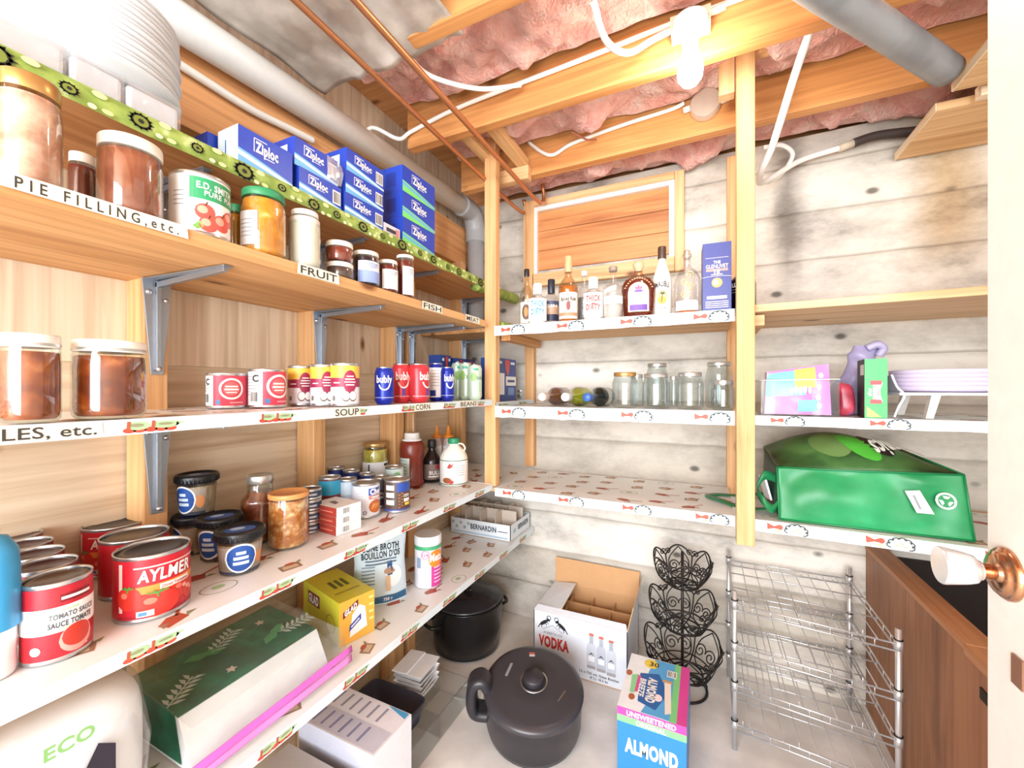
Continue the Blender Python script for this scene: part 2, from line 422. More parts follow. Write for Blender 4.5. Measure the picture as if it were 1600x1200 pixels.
# joists
JM = wood('#dd9d5e', '#b9763f', 'x', 8, 10, .55)
JL = {-.35: 'wooden ceiling joist closest to the doorway', .06: 'wooden ceiling joist above the viewer', .465: 'wooden ceiling joist crossing above the nearest shelves', .87: 'wooden ceiling joist whose end shows beside the plastic sheeting',
      1.275: 'wooden ceiling joist that carries the light bulb', 1.665: 'wooden ceiling joist that carries the round metal box, next to the back wall'}
for y, lb in JL.items():
    tag(MB().box(-1.055 if y > 1 else -.74, y, JZ, 1.40, y+.042, JZ+JH-.001, JM).build('ceiling_joist', bevel=.003), lb, 'joist', 'ceiling joists')
# posts
POST = wood('#e6b680', '#cf965c', 'z', 8, 10)
tag(MB().box(-.842, 1.513, ZL-.011, -.790, 1.553, JZ+.115, POST).build('shelf_post', bevel=.002), 'wooden post at the front corner where the left and back shelves meet', 'post', 'shelf posts')
tag(MB().box(.088, 1.452, .712, .138, 1.497, JZ+JH-.002, POST).build('shelf_post', bevel=.002), 'tall wooden post in front, between the bottle shelf and the right hand shelves', 'post', 'shelf posts')
tag(MB().box(-.838, WY-.04, .80, -.790, WY-.001, JZ+.02, POST).build('shelf_post', bevel=.002), 'wooden post against the back wall left of the boarded window', 'post', 'shelf posts')
tag(MB().box(.082, WY-.04, .76, .128, WY-.001, JZ+.03, POST).build('shelf_post', bevel=.002), 'wooden post against the back wall, mostly hidden by the tall front post', 'post', 'shelf posts')
# small blocking timbers
BLK = wood('#e9bd86', '#cc955a', 'y', 8, 8)
for p in (((-.86, 1.318, JZ+.03, -.82, 1.66, JZ+.07), 'left blocking strip between two joists above the corner post'), ((-.745, 1.318, JZ+.03, -.70, 1.66, JZ+.07), 'right blocking strip between two joists above the corner post')):
    tag(MB().box(*p[0], BLK).build('blocking_strip', bevel=.002), p[1], 'timber', 'blocking strips')
tag(MB().box(-.855, 1.625, JZ-.03, -.69, 1.664, JZ+.028, FR).build('blocking_block', bevel=.002), 'short crosswise block nailed to the joist behind the corner post', 'timber')
tag(MB().box(.04, 1.50, JZ+.02, .086, 1.54, JZ+JH-.002, FRV).build('cleat_board', bevel=.002), 'short upright board left of the tall front post top', 'timber')
tag(MB().box(.140, 1.47, JZ+.10, .185, 1.50, JZ+JH-.002, FRV).build('cleat_board', bevel=.002), 'short upright board right of the tall front post top', 'timber')

# insulation
def pink():
    m, nt, b = new_mat('pink_fibreglass'); L = nt.links.new
    tc = N(nt, 'ShaderNodeTexCoord'); n1 = N(nt, 'ShaderNodeTexNoise', Scale=9.0, Detail=7.0, Roughness=.65, Distortion=1.2); L(tc.outputs['Object'], n1.inputs['Vector'])
    L(ramp(nt, [(.3, '#d88f86'), (.46, '#efb3a6'), (.6, '#f5c9bd'), (.75, '#fbe3da')], n1.outputs['Fac']), b.inputs['Base Color'])
    b.inputs['Roughness'].default_value = .95; b.inputs['Sheen Weight'].default_value = .3
    n2 = N(nt, 'ShaderNodeTexNoise', Scale=45.0, Detail=5.0, Distortion=2.0); L(tc.outputs['Object'], n2.inputs['Vector'])
    bp = N(nt, 'ShaderNodeBump', Strength=.9, Distance=.014); L(n2.outputs['Fac'], bp.inputs['Height']); L(bp.outputs[0], b.inputs['Normal'])
    return m
PINK = pink()
def batt(x0, x1, y0, y1, z, amp, label, sag=0.0):
    nu, nv = int((x1-x0)/.018), max(6, int((y1-y0)/.018))
    def fn(a, b):
        x, y = x0+(x1-x0)*a, y0+(y1-y0)*b
        e = min(1, 6*min(b, 1-b)+.15)
        p = Vector((x*5, y*6, z))
        h = noise.noise(Vector((x*34, y*30, 7)))*amp*.13+noise.turbulence(p, 3, False)*amp*1.2+noise.noise(Vector((x*14+3, y*17, 5)))*amp*.35+abs(noise.noise(Vector((x*3.1, y*3, 9))))*amp
        return (x, y, min(z+.03, z-(h-.3*amp)*e-sag*b))
    m = MB().grid(fn, nu, nv, PINK)
    m.add([(x0, y0, z+.05), (x1, y0, z+.05), (x1, y1, z+.05), (x0, y1, z+.05)], [(0, 1, 2, 3)], PINK)
    return tag(m.build('insulation_batt'), label, 'insulation', 'pink insulation batts')
batt(-1.05, 1.38, .914, 1.252, JZ+.135, .075, 'pink insulation batt in the bay beside the plastic sheeting, above the copper pipes')
batt(-1.05, 1.38, 1.319, 1.644, JZ+.135, .075, 'pink insulation batt between the bulb joist and the joist with the round box')
batt(-1.0, 1.38, 1.709, 1.965, JZ+.075, .085, 'pink insulation batt sagging onto the top of the concrete wall above the window')
batt(-.70, 1.38, .51, .868, JZ+.14, .07, 'pink insulation batt in the bay nearer than the plastic sheeting')
# plastic vapour sheet
def shf(a, b):
    x, y = -1.10+.52*a, -.1+1.03*b
    return (x, y, JZ-.005+.022*noise.noise(Vector((x*5+y*4, y*2.0, 1)))+.012*noise.noise(Vector((x*22, y*6, 3)))+.02*b-.01)
SHEET = speckle('#a89c90', '#cfc6bb', 7, .25, '#e6e0d8')
tag(MB().grid(shf, 40, 60, SHEET).build('plastic_sheeting', solid=.002), 'greyish plastic sheeting stapled under the ceiling beside the white drain pipe', 'plastic sheet')

# pipes and cables
def spline(pts, n=10):
    P = [Vector(p) for p in pts]; out = []
    for i in range(len(P)-1):
        a, b, c, d = P[max(i-1, 0)], P[i], P[i+1], P[min(i+2, len(P)-1)]
        for k in range(n):
            t = k/n
            out.append(.5*((2*b)+(c-a)*t+(2*a-5*b+4*c-d)*t*t+(-a+3*b-3*c+d)*t**3))
    return out+[P[-1]]
pp = thing('drain_pipe', 'thick white plastic drain pipe running along the left wall under the ceiling', 'pipe')
PIPEW = plain('#e9ebe9', .3)
MB().tube([(-1.118, -.6, 2.00), (-1.118, 1.79, 2.125)], .044, PIPEW, 24).build('pipe_run', pp)
MB().tube(spline([(-1.118, 1.76, 2.123), (-1.118, 1.86, 2.122), (-1.118, 1.905, 2.06), (-1.118, 1.91, 1.98)], 8), .052, plain('#aeb1b3', .3), 24).build('elbow', pp)
MB().tube([(-1.118, 1.91, 1.985), (-1.118, 1.91, 1.50)], .043, plain('#b4b6b8', .35), 24).build('downpipe', pp)
COP = plain('#c98a5e', .35, .75)
tag(MB().tube(spline([(-.842, -.6, JZ-.055), (-.842, .6, JZ-.055), (-.842, 1.3, JZ-.055), (-.842, 1.90, JZ-.045), (-.842, 1.925, JZ+.03)], 4), .0085, COP, 10).build('copper_pipe'), 'left of the two thin copper pipes under the joists', 'pipe', 'copper pipes')
tag(MB().tube(spline([(-.718, -.6, JZ-.055), (-.718, .6, JZ-.055), (-.718, 1.3, JZ-.055), (-.718, 1.84, JZ-.045), (-.718, 1.87, JZ+.06)], 4), .0095, COP, 10).build('copper_pipe'), 'right of the two thin copper pipes under the joists', 'pipe', 'copper pipes')
CAB = plain('#f3f1ea', .45)
def cable(pts, label, r=.0075, m=None): return tag(MB().tube(spline(pts, 8), r, m or CAB, 8).build('electric_cable'), label, 'cable')
jy = 1.264
cable([(-1.155, .2, 1.985), (-1.155, .55, 1.985), (-1.155, .72, 1.982), (-1.155, .84, 1.995), (-1.155, .93, 2.005)], 'white cable clipped along the ledger board on the left wall', .011)
cable([(-1.176, 1.15, 2.10), (-1.13, 1.16, 2.172), (-1.065, 1.235, JZ+.02), (-1.02, jy, JZ+.055), (-.8, jy, JZ+.085), (-.4, jy, JZ+.10), (-.05, jy, JZ+.115), (.3, jy, JZ+.12)], 'white cable stapled along the side of the joist that carries the bulb')
cable([(-.86, .90, JZ+.12), (-.79, .95, JZ+.04), (-.76, 1.03, JZ+.02), (-.66, 1.15, JZ+.03), (-.55, 1.235, JZ+.065)], 'white cable drooping under the pink insulation behind the copper pipes')
cable([(-.25, 1.0, JZ+.02), (-.24, 1.10, JZ-.005), (-.20, 1.21, JZ+.03), (-.12, 1.257, JZ+.085), (.05, 1.25, JZ+.10)], 'white cable looping down between joists left of the bulb', .009)
jy = 1.654
cable([(-.70, jy, JZ+.14), (-.60, jy, JZ+.06), (-.5, jy, JZ+.085), (-.3, jy, JZ+.105), (-.12, jy, JZ+.115), (-.07, jy-.01, JZ+.12)], 'white cable running along the far joist to the round metal box')
cable([(-.46, 1.50, JZ+.035), (-.42, 1.58, JZ+.04), (-.40, 1.645, JZ+.07)], 'thin dark red wire hanging below the insulation left of the round box', .0035, plain('#9a5a48', .5))
cable([(.27, 1.30, JZ+.06), (.235, 1.40, JZ-.03), (.195, 1.53, JZ-.16), (.17, 1.63, JZ-.205), (.20, 1.80, JZ-.16), (.33, 1.90, JZ-.06), (.46, 1.925, JZ-.03)], 'white cable hanging in a loop right of the tall front post', .011)
cable([(.20, 1.80, JZ-.03), (.26, 1.83, JZ-.02), (.30, 1.86, JZ-.05), (.27, 1.89, JZ-.10), (.22, 1.88, JZ-.13)], 'small white cable loop in front of the insulation right of the tall post', .008)
blk = thing('cable_splice', 'black cable end joined to the white cable under the right ceiling', 'cable')
MB().tube(spline([(.50, 1.925, JZ-.022), (.57, 1.93, JZ-.01), (.68, 1.935, JZ-.02)], 6), .016, plain('#3a2f2b', .6), 10).build('black_sleeve', blk)
MB().tube([(.455, 1.925, JZ-.031), (.50, 1.925, JZ-.022)], .014, plain('#cfc4ae', .5), 10).build('clamp', blk)
# junction box on far joist
jb = thing('junction_box', 'round metal junction box on the joist left of the tall front post', 'electrical box', (0.0, 1.662, JZ+.095))
cm = MB(); cm.lathe([(.052, 0), (.052, .03), (.048, .034)], plain('#d9cfc0', .4, .5), 24)
o = cm.build('cover', jb); o.rotation_euler = (pi/2, 0, 0)
for sx in (-.062, .062): MB().tube([(sx-.012, -.012, .0), (sx+.012, -.012, .004)], .011, CAB, 10).build('cable_clamp', jb)
# bulb
lb = thing('light_bulb', 'glowing bare bulb hanging from the ceiling joist', 'bulb', (-.037, 1.205, JZ-.02))
MB().lathe([(.045, .075), (.045, .055), (.03, .045), (.022, .02), (.02, .012)], plain('#f0ebe0', .4), 24).build('lamp_holder', lb)
MB().lathe([(.0175, .015), (.018, -.005), (.026, -.028), (.033, -.055), (.031, -.078), (.02, -.094), (.003, -.099)], emit('#fff6ea', 60), 24).build('glass_bulb', lb)
MB().box(-.05, -.005, .075, .05, .068, .10, plain('#d6c6b0', .5)).build('mounting_box', lb)
# grey drain pipe upper right
gp = tag(MB().tube(spline([(.118, .985, 2.33), (.118, .987, 2.22), (.13, 1.0, 2.115), (.19, 1.067, 2.088), (.40, 1.298, 2.074), (.598, 1.517, 2.062)], 8), .036, speckle('#7d7f81', '#8d8f90', 12, .4), 20).build('grey_pipe'), 'dark grey plastic pipe slanting down in the upper right corner', 'pipe')

# plywood ceiling-height shelf boards over the right corner
PLYR = wood('#e3bd8c', '#c99c66', 'x', 7, 8)
for (ya, yb, lb) in ((1.66, 1.955, 'plywood board of the high right corner shelf, farther from the door'), (1.28, 1.572, 'plywood board of the high right corner shelf, nearer the door')):
    hb_ = thing('high_shelf_board', lb, 'shelf board', (0, 0, 0), 0, 'high shelf boards')
    MB().box(.631, ya, 2.033, 1.41, yb, 2.057, PLYR).build('panel', hb_, bevel=.001)
    MB().box(.627, ya, 2.033, .6305, yb, 2.057, wood('#f6e3c2', '#e6cb9f', 'y', 9, 9)).build('sawn_edge', hb_)
hs = thing('shelf_hanger', 'pale wood strip with a pin under the high corner shelf', 'timber')
MB().box(.70, 1.60, 2.02, 1.41, 1.63, 2.055, wood('#f2dfc4', '#dcc29c', 'x', 8, 9)).build('strip', hs)
MB().tube([(.86, 1.595, 2.015), (.86, 1.595, 2.05)], .009, WHITE, 10).build('pin', hs)

# the white door, half open on the right
DX, DY = .385, .866
dr = tag(bpy.data.objects.new('door_1', None), 'white open door at the right edge of the picture', None, None, 'structure'); COL.objects.link(dr)
DW = plain('#f1f1ee', .35)
MB().box(DX, DY-.80, .02, DX+.036, DY, 2.03, DW).build('door_slab', dr, bevel=.002)
kb = bpy.data.objects.new('door_knob', None); COL.objects.link(kb); kb.parent = dr
K = onX(1575, 897, DX); kb.location = K
BR = plain('#c99a78', .2, 1.0); CHR = plain('#e3e6ea', .18, .6)
def latheX(prof, m, seg=28):
    q = MB(); q.lathe(prof, m, seg); q.v = [(-z, y, x) for (x, y, z) in q.v]; q.f = [tuple(reversed(f)) for f in q.f]; return q
latheX([(.0365, 0), (.0365, .004), (.033, .008), (.030, .009), (.029, .012), (.022, .016), (.012, .019)], BR).build('rose', kb)
latheX([(.0105, .018), (.0105, .027), (.012, .029)], BR).build('shank', kb)
latheX([(.0135, .028), (.0145, .031), (.0195, .035), (.0225, .045), (.0265, .066), (.0268, .070), (.0255, .072)], CHR).build('grip', kb)
latheX([(.025, .0715), (.019, .0700), (.012, .0690), (.003, .0700)], BR).build('end_plate', kb)
lt = MB(); pL = onX(1592, 1050, DX); lt.box(DX-.003, pL.y-.012, pL.z-.02, DX+.001, pL.y+.010, pL.z+.02, plain('#9a705a', .4, .5)); lt.build('catch_plate', dr)
# ---------------------------------------------------------------- shelves
BRD = wood('#dcab74', '#c08a52', 'y', 7, 9); BRDX = wood('#dcae7a', '#c4935f', 'x', 7, 9)
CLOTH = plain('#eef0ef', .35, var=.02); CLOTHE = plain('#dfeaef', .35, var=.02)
TER, BRN, OLV, REDM, SAGE, LINEK = plain('#b4553c', .5), plain('#9c7b63', .5), plain('#8f9270', .5), plain('#d4503c', .5), plain('#a9c79a', .5), plain('#3f4a4a', .5)
TAN = plain('#cbb89c', .5)
def motif(m, mp, s, t, kind, a, k=1.0):
    ca, sa = cos(a), sin(a)
    q = lambda x, y, l=1: mp(s+k*(x*ca-y*sa), t+k*(x*sa+y*ca), l)
    if kind == 0:      # seed card with vegetable
        m.poly(q, [(-.026, -.014), (.022, -.018), (.026, .014), (-.022, .018)], BRN, 1)
        m.poly(q, [(-.019, -.009), (.016, -.012), (.018, .007), (-.016, .010)], TAN, 2)
        m.disc(q, .006, .014, .014, .008, TER, 3, 8); m.poly(q, [(.016, .014), (.036, .024), (.030, .010)], OLV, 3)
    elif kind == 1:    # spoon of beans
        m.poly(q, [(-.03, -.012), (.012, -.020), (.022, .004), (.004, .016), (-.026, .010)], TER, 1)
        m.line(q, (.012, .004), (.062, .026), .006, TER, 1); m.poly(q, [(.01, -.016), (.036, -.018), (.026, -.006)], OLV, 2)
        m.poly(q, [(-.034, -.006), (-.022, .012), (-.012, -.002)], BRN, 2)
    else:              # plate outline
        m.ring(q, 0, 0, .036, .028, .0022, OLV, 1, 22); m.disc(q, .0, .004, .014, .010, SAGE, 1, 8)
def edge_pea(m, mp, s, t, k=1.0):
    P = lambda x, y, l=1: mp(s+k*x, t+k*y, l)
    for x in (-.036, -.022, -.006, .010, .024): m.disc(P, x, -.0065, .010, .0045, REDM, 1, 8)
    m.disc(P, -.024, .001, .017, .0075, SAGE, 2, 12); m.disc(P, .016, .001, .022, .0065, SAGE, 2, 12); m.poly(P, [(.032, -.003), (.047, .004), (.034, .006)], SAGE, 2)
    m.disc(P, -.026, .002, .010, .003, OLV, 3, 8); m.disc(P, .016, .002, .012, .0022, OLV, 3, 8)
    for x in (-.041, -.006): m.poly(P, [(x, -.008), (x+.0045, -.008), (x+.006, .009), (x+.001, .009)], TER, 4)
def edge_veg(m, mp, s, t, k=1.0, full=True):
    P = lambda x, y, l=1: mp(s+k*x, t+k*y, l)
    m.poly(P, [(-.045, .010), (-.030, .003), (-.020, .008), (-.018, -.003), (-.03, -.002), (-.044, -.006)], REDM, 1)
    m.disc(P, -.018, .002, .006, .006, REDM, 2, 8); m.poly(P, [(-.034, -.006), (-.018, -.014), (-.014, -.004)], SAGE, 1)
    for i in range(7):
        a = -.3+i*.58; m.ring(P, .014+.016*cos(a), -.003+.011*sin(a), .0085, .0068, .0026, LINEK, 2, 7, a-1.5, a+1.5)
    for x, y in ((.008, -.004), (.016, .001), (.022, -.006)): m.disc(P, x, y, .004, .0025, SAGE, 2, 6)
def shelf_left(label, xf, y0, y1, ztop, th, cloth=None, drop=.028, wood_m=None, motifs=True, seed=1):
    t = thing('wall_shelf', label, 'shelf', group=None)
    MB().box(WX+.002, y0, ztop-th, xf-.002, y1, ztop-.0025, wood_m or BRD).build('board', t, bevel=.002)
    if not cloth: return t
    m = MB(); rnd = random.Random(seed)
    top = flat((xf, y0, ztop-.0012), (0, 1, 0), (-1, 0, 0)); fr = flat((xf+.0012, y0, ztop), (0, 1, 0), (0, 0, 1))
    W, L = xf-WX-.004, y1-y0
    m.poly(top, [(0, 0), (L, 0), (L, W), (0, W)], cloth, 0)
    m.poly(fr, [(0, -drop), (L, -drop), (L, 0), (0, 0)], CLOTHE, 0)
    m.poly(flat((xf+.0012, y1+.001, ztop), (-1, 0, 0), (0, 0, 1)), [(0, -drop), (W, -drop), (W, 0), (0, 0)], cloth, 0)
    if motifs:
        for i in range(int(L/.115)):
            for j in range(int(W/.105)):
                motif(m, top, i*.115+.05+rnd.uniform(-.015, .015), j*.105+.045+rnd.uniform(-.012, .012)+(.03 if i % 2 else 0), (i*2+j*3+rnd.randrange(2)) % 2 if (i+3*j) % 7 else 2, rnd.uniform(-.5, .6), .92)
        for i in range(int(L/.21)+1): 
            if i*.21+.07 < L-.05: edge_pea(m, fr, i*.21+.07, -drop/2, drop/.027)
    m.build('liner', t); return t
YA = -.35
WSH = plain('#f3f1ea', .5)
# green covered top shelf
gs = thing('wall_shelf', 'highest left shelf, covered in a yellow green flower print cloth', 'shelf')
MB().box(WX+.002, YA, ZG-.03, LXG-.004, 1.855, ZG-.008, BRD).build('board', gs, bevel=.002)
GRN, GRN2, OLD, BLKF, CRM = plain('#9db35a', .6), plain('#d5e0a0', .6), plain('#7d8a3a', .6), plain('#23261c', .6), plain('#eeeac0', .6)
g = MB(); rnd = random.Random(3)
def gcl(a, b):
    y = YA+(1.86-YA)*a
    wv = .004*noise.noise(Vector((y*9, 0, 2)))
    if b < .5: return (LXG-.28*(1-b/.5), y, ZG-.006+wv*.3)
    if b < .62: return (LXG+.004+.002*wv, y, ZG-.002)
    q = (b-.62)/.38; return (LXG+.007+.006*sin(q*3)+wv*.6, y, ZG-.003-q*(.036+wv))
g.grid(gcl, 160, 12, speckle('#86a047', '#a8bf62', 30, .6, '#d8e2a6'))
gm = lambda s, t, l=1: Vector((LXG+.0145+LAY*l-.0*s, YA+s, ZG-.004+t))
for i in range(26):
    s0 = .05+i*.084+rnd.uniform(-.01, .01); k = rnd.uniform(.85, 1.1)
    big = i % 2 == 0
    cs, ct = s0, -.021+rnd.uniform(-.003, .002)
    R = (.021 if big else .012)*k
    for j in range(12):
        a = 2*pi*j/12; g.poly(gm, [(cs+R*.7*cos(a-.25), ct+min(.02, .7*R*.8*sin(a-.25))), (cs+R*1.1*cos(a), ct+1.1*R*.75*sin(a)), (cs+R*.7*cos(a+.25), ct+.7*R*.8*sin(a+.25))], BLKF, 1)
    g.disc(gm, cs, ct, R*.85, R*.68, BLKF, 1, 14); g.disc(gm, cs, ct, R*.62, R*.48, OLD, 2, 12); g.disc(gm, cs, ct, R*.25, R*.2, BLKF, 3, 8)
    g.disc(gm, cs+.035, ct+.012, .010, .005, GRN2, 1, 8); g.disc(gm, cs+.045, ct-.010, .008, .004, GRN2, 1, 8); g.disc(gm, cs+.026, ct-.011, .006, .004, CRM, 2, 8)
g.build('cloth', gs)
rl = MB(); a0 = Vector((-.915, 1.56, ZG-.034)); a1 = Vector((-.895, 1.93, ZG-.025))
rl.tube(spline([a0, (a0+a1)/2, a1], 10), .026, speckle('#86a047', '#a8bf62', 30, .6, '#3a4022'), 14)
tag(rl.build('cloth_roll'), 'rolled up end of the yellow green flower print cloth beside the corner post', 'cloth')
SH2 = shelf_left('bare wood left shelf with the jars, second from the top', LX, YA, 1.450, Z2, .029)
SHM = shelf_left('left shelf at eye level with a printed white liner, holding drink and soup cans', LX, YA, 1.506, ZM, .021, CLOTH, .024, seed=5)
shelf_left('left shelf with a printed white liner holding the big red tomato cans', LX, YA, 1.506, ZL, .020, CLOTH, .024, seed=9)
shelf_left('lowest left shelf with a printed white liner, under the red tomato cans', LX, YA, 1.955, ZB, .020, CLOTH, .026, seed=2)
shelf_left('short corner piece of eye level shelf behind the corner post', LX+.012, 1.511, 1.925, ZM-.012, .02, CLOTH, .03, seed=7)
shelf_left('short corner piece of the tomato can shelf behind the corner post', LX+.012, 1.511, 1.925, ZL-.012, .02, CLOTH, .026, seed=8)
shelf_left('short dark corner piece of the bare wood jar shelf behind the corner post', LX-.02, 1.56, 1.925, Z2-.012, .02, None)
cr = MB().tube(spline([(-.80, 1.57, Z2-.008), (-.795, 1.70, Z2-.004), (-.79, 1.80, Z2-.012)], 8), .02, speckle('#86a047', '#a8bf62', 30, .6, '#3a4022'), 12)
tag(cr.build('cloth_roll'), 'small roll of green flower print cloth lower down behind the corner post', 'cloth')
# paper name strips on the shelf edges
PAP = plain('#f3ecd9', .6); HAND = plain('#3a3632', .6)
def strip_label(txt, u0, u1, z, h, label, x=None, torn=True, th=.7):
    x = (LX+.0005) if x is None else x
    y0, y1 = onX(u0, 606, x).y, onX(u1, 606, x).y
    mp = flat((x, (y0+y1)/2, z), (0, 1, 0), (0, 0, 1)); m = MB(); w_ = y1-y0
    m.poly(mp, [(-w_/2, -h/2), (w_/2, -h/2), (w_/2-.002, h/2), (-w_/2+.002, h/2)], PAP, 3)
    m.text(mp, txt, 0, -.0005, h*th, HAND, 5, w_*.86, bold=.012)
    tag(m.build('name_strip', SHM if z < 1.3 else SH2), label)
zc2, zcM = Z2-.0145, ZM-.011
strip_label('P I E   F I L L I N G , e t c .', -6, 294, zc2+.004, .021, 'handwritten strip reading PIE FILLING, etc. on the jar shelf edge')
strip_label('FRUIT', 464, 530, zc2, .024, 'handwritten strip reading FRUIT on the jar shelf edge')
strip_label('FISH', 659, 691, zc2, .024, 'handwritten strip reading FISH on the jar shelf edge')
strip_label('MEAT', 727, 749, zc2, .024, 'handwritten strip reading MEAT on the jar shelf edge')
strip_label('LES, etc.', -12, 161, zcM, .020, 'handwritten strip reading LES, etc. under the big brown jars', LX+.0018, th=.75)
strip_label('SOUP', 520, 563, zcM, .023, 'handwritten strip reading SOUP on the eye level shelf edge', LX+.0018)
strip_label('CORN', 647, 673, zcM, .023, 'handwritten strip reading CORN on the eye level shelf edge', LX+.0018)
strip_label('BEANS', 717, 746, zcM, .023, 'handwritten strip reading BEANS on the eye level shelf edge', LX+.0018)
# metal brackets
BRK = plain('#a9b2bd', .35, .85)
def bracket(y, zt, label, xs=-1.129, reach=.27, drop=.215):
    t = thing('shelf_bracket', label, 'bracket', (xs, y, zt), 0, 'metal shelf brackets')
    pl = MB(); pl.add([(0, -.028, 0), (0, .028, 0), (0, .012, -drop), (0, -.012, -drop), (.004, -.028, 0), (.004, .028, 0), (.004, .012, -drop), (.004, -.012, -drop)],
           [(0,1,2,3),(4,7,6,5),(0,4,5,1),(1,5,6,2),(2,6,7,3),(3,7,4,0)], BRK)
    pl.beam((.006, 0, -.004), (.006, 0, -drop+.01), (.006, 0, 0), (0, .0045, 0), BRK)
    plate_ = pl.build('wall_plate', t, bevel=.001)
    ar = MB(); ar.add([(0, -.026, -.003), (0, .026, -.003), (reach, .010, -.003), (reach, -.010, -.003), (0, -.026, -.001), (0, .026, -.001), (reach, .010, -.001), (reach, -.010, -.001)],
           [(0,1,2,3),(4,7,6,5),(0,4,5,1),(1,5,6,2),(2,6,7,3),(3,7,4,0)], BRK)
    ar.beam((.004, 0, -.012), (reach-.01, 0, -.006), (0, .0045, 0), (0, 0, .006), BRK)
    ar.build('arm', t, bevel=.001)
    for yy, zz in ((-.016, -.03), (.016, -.045), (0, -drop+.012)):
        s = MB(); s.lathe([(.006, 0), (.0055, .003), (.001, .0045)], plain('#d7dbe0', .3, .9), 10); s.v = [(z+.004+(.008 if yy == 0 else 0), y+yy, x+zz) for (x, y, z) in s.v]
        s.f = [tuple(reversed(f)) for f in s.f]; s.build('screw', plate_)
c = [(.475+.52)/2, .935, 1.317, 1.396, 1.81]
for y, nm in zip(c, ('behind the big pink fruit jar', 'behind the FRUIT strip, under the flower cloth shelf', 'above the tall red jam jar', None, 'by the corner')):
    if nm: bracket(y, ZG-.031, 'metal bracket under the flower cloth shelf '+nm if 'under' not in nm else 'metal bracket '+nm, drop=.13 if y < .6 else .17, reach=.2)
for y, nm in zip(c, ('above the right big brown jar', 'above the coconut milk cans', 'left one of the pair above the drink cans', 'right one of the pair above the drink cans', 'nearest the back corner')):
    bracket(y, Z2-.030, 'metal bracket under the jar shelf, '+nm)
bracket(c[0], ZM-.022, 'metal bracket under the eye level shelf, left of the stacked tubs')
# back shelves
def shelf_back(label, x0, x1, ztop, y0, y1, drop, cloth=True, seed=1, yr=None, wm=None, veg=True, th=.02):
    t = thing('back_shelf', label, 'shelf'); yr = y0 if yr is None else yr
    MB().hexa([(x0, y0+.002, ztop-th), (x1, yr+.002, ztop-th), (x1, WY-.043, ztop-th), (x0, WY-.043, ztop-th),
               (x0, y0+.002, ztop-.0025), (x1, yr+.002, ztop-.0025), (x1, WY-.043, ztop-.0025), (x0, WY-.043, ztop-.0025)], wm or BRDX).build('board', t, bevel=.002)
    if not cloth: return t
    m = MB(); rnd = random.Random(seed); L, W = x1-x0, WY-.045-y0
    sd = (x1-x0, yr-y0, 0)
    top = flat((x0, y0, ztop-.0012), sd, Vector((0, 0, 1)).cross(Vector(sd)))
    fr = flat((x0, y0-.0012, ztop), sd, (0, 0, 1))
    m.poly(top, [(0, 0), (L, 0), (L, W), (0, W)], CLOTH, 0)
    pts = [(0, -drop)]+[(L*i/24, -drop*(1+.10*noise.noise(Vector((i*.7, seed, 0))))) for i in range(1, 25)]
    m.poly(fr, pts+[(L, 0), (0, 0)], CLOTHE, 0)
    for i in range(int(L/.115)):
        for j in range(int(W/.105)):
            motif(m, top, i*.115+.055+rnd.uniform(-.015, .015), j*.105+.05+(.03 if i % 2 else 0)+rnd.uniform(-.01, .01), (i*2+j*3+rnd.randrange(2)) % 2 if (i+3*j) % 7 else 2, rnd.uniform(-.4, .5), .92)
    for i in range(int(L/.24)+1):
        if .09+i*.24 < L-.04: edge_veg(m, fr, .09+i*.24, -drop*.5, min(1.3, drop/.028))
    m.build('liner', t)
    fl = MB(); fl.poly(flat((x1-.001, yr-.0024, ztop), (1, 0, 0), (0, 0, 1)), [(-.001, 0), (.012, 0), (.012, -drop-.012), (-.014, -drop-.012)], CLOTH, 0) if False else None
    return t
shelf_back('bottle shelf, the highest back shelf, with a printed white liner', -.788, .086, BT, BY, WY, .040, seed=3)
shelf_back('middle back shelf with a printed white liner under the lying wine bottles and empty jars', -.785, .086, BM, BY, WY, .046, seed=4)
shelf_back('empty back shelf with a printed white liner above the bottle carton', -.785, .086, BL, BY, WY, .034, seed=6)
PLYS = wood('#e9c79b', '#d2a66f', 'x', 7, 9)
shelf_back('bare plywood shelf right of the tall front post', .142, 1.40, 1.446+.020, BY, WY, 0, False, yr=1.44, wm=PLYS, th=.026)
shelf_back('right hand shelf with a printed white liner under the lavender plates', .142, 1.40, 1.113, BY, WY, .030, seed=11, yr=1.46)
shelf_back('right hand shelf with a printed white liner under the green shopping bag', .142, 1.40, .785, BY, WY, .036, seed=12, yr=1.45)
for (xa, za, lb) in ((.142, 1.435, 'small wood cleat under the bare plywood shelf beside the tall post'),):
    tag(MB().box(xa, 1.53, za-.035, xa+.03, WY-.05, za, FR).build('shelf_cleat', bevel=.002), lb, 'timber')
tag(MB().box(-.787, 1.56, BT-.055, -.745, WY-.05, BT-.022, wood('#d9a268', '#bd8450', 'y', 8, 9)).build('shelf_cleat', bevel=.002), 'wood cleat under the left end of the bottle shelf', 'timber')
MBk = MB().poly(flat((-.78, WY-.044, BT+.001), (1, 0, 0), (0, 0, 1)), [(0, 0), (.86, 0), (.86, .10), (0, .085)], CLOTH, 0)
tag(MBk.build('backing_sheet', solid=.002), 'white sheet standing behind the bottles on the bottle shelf', 'sheet')
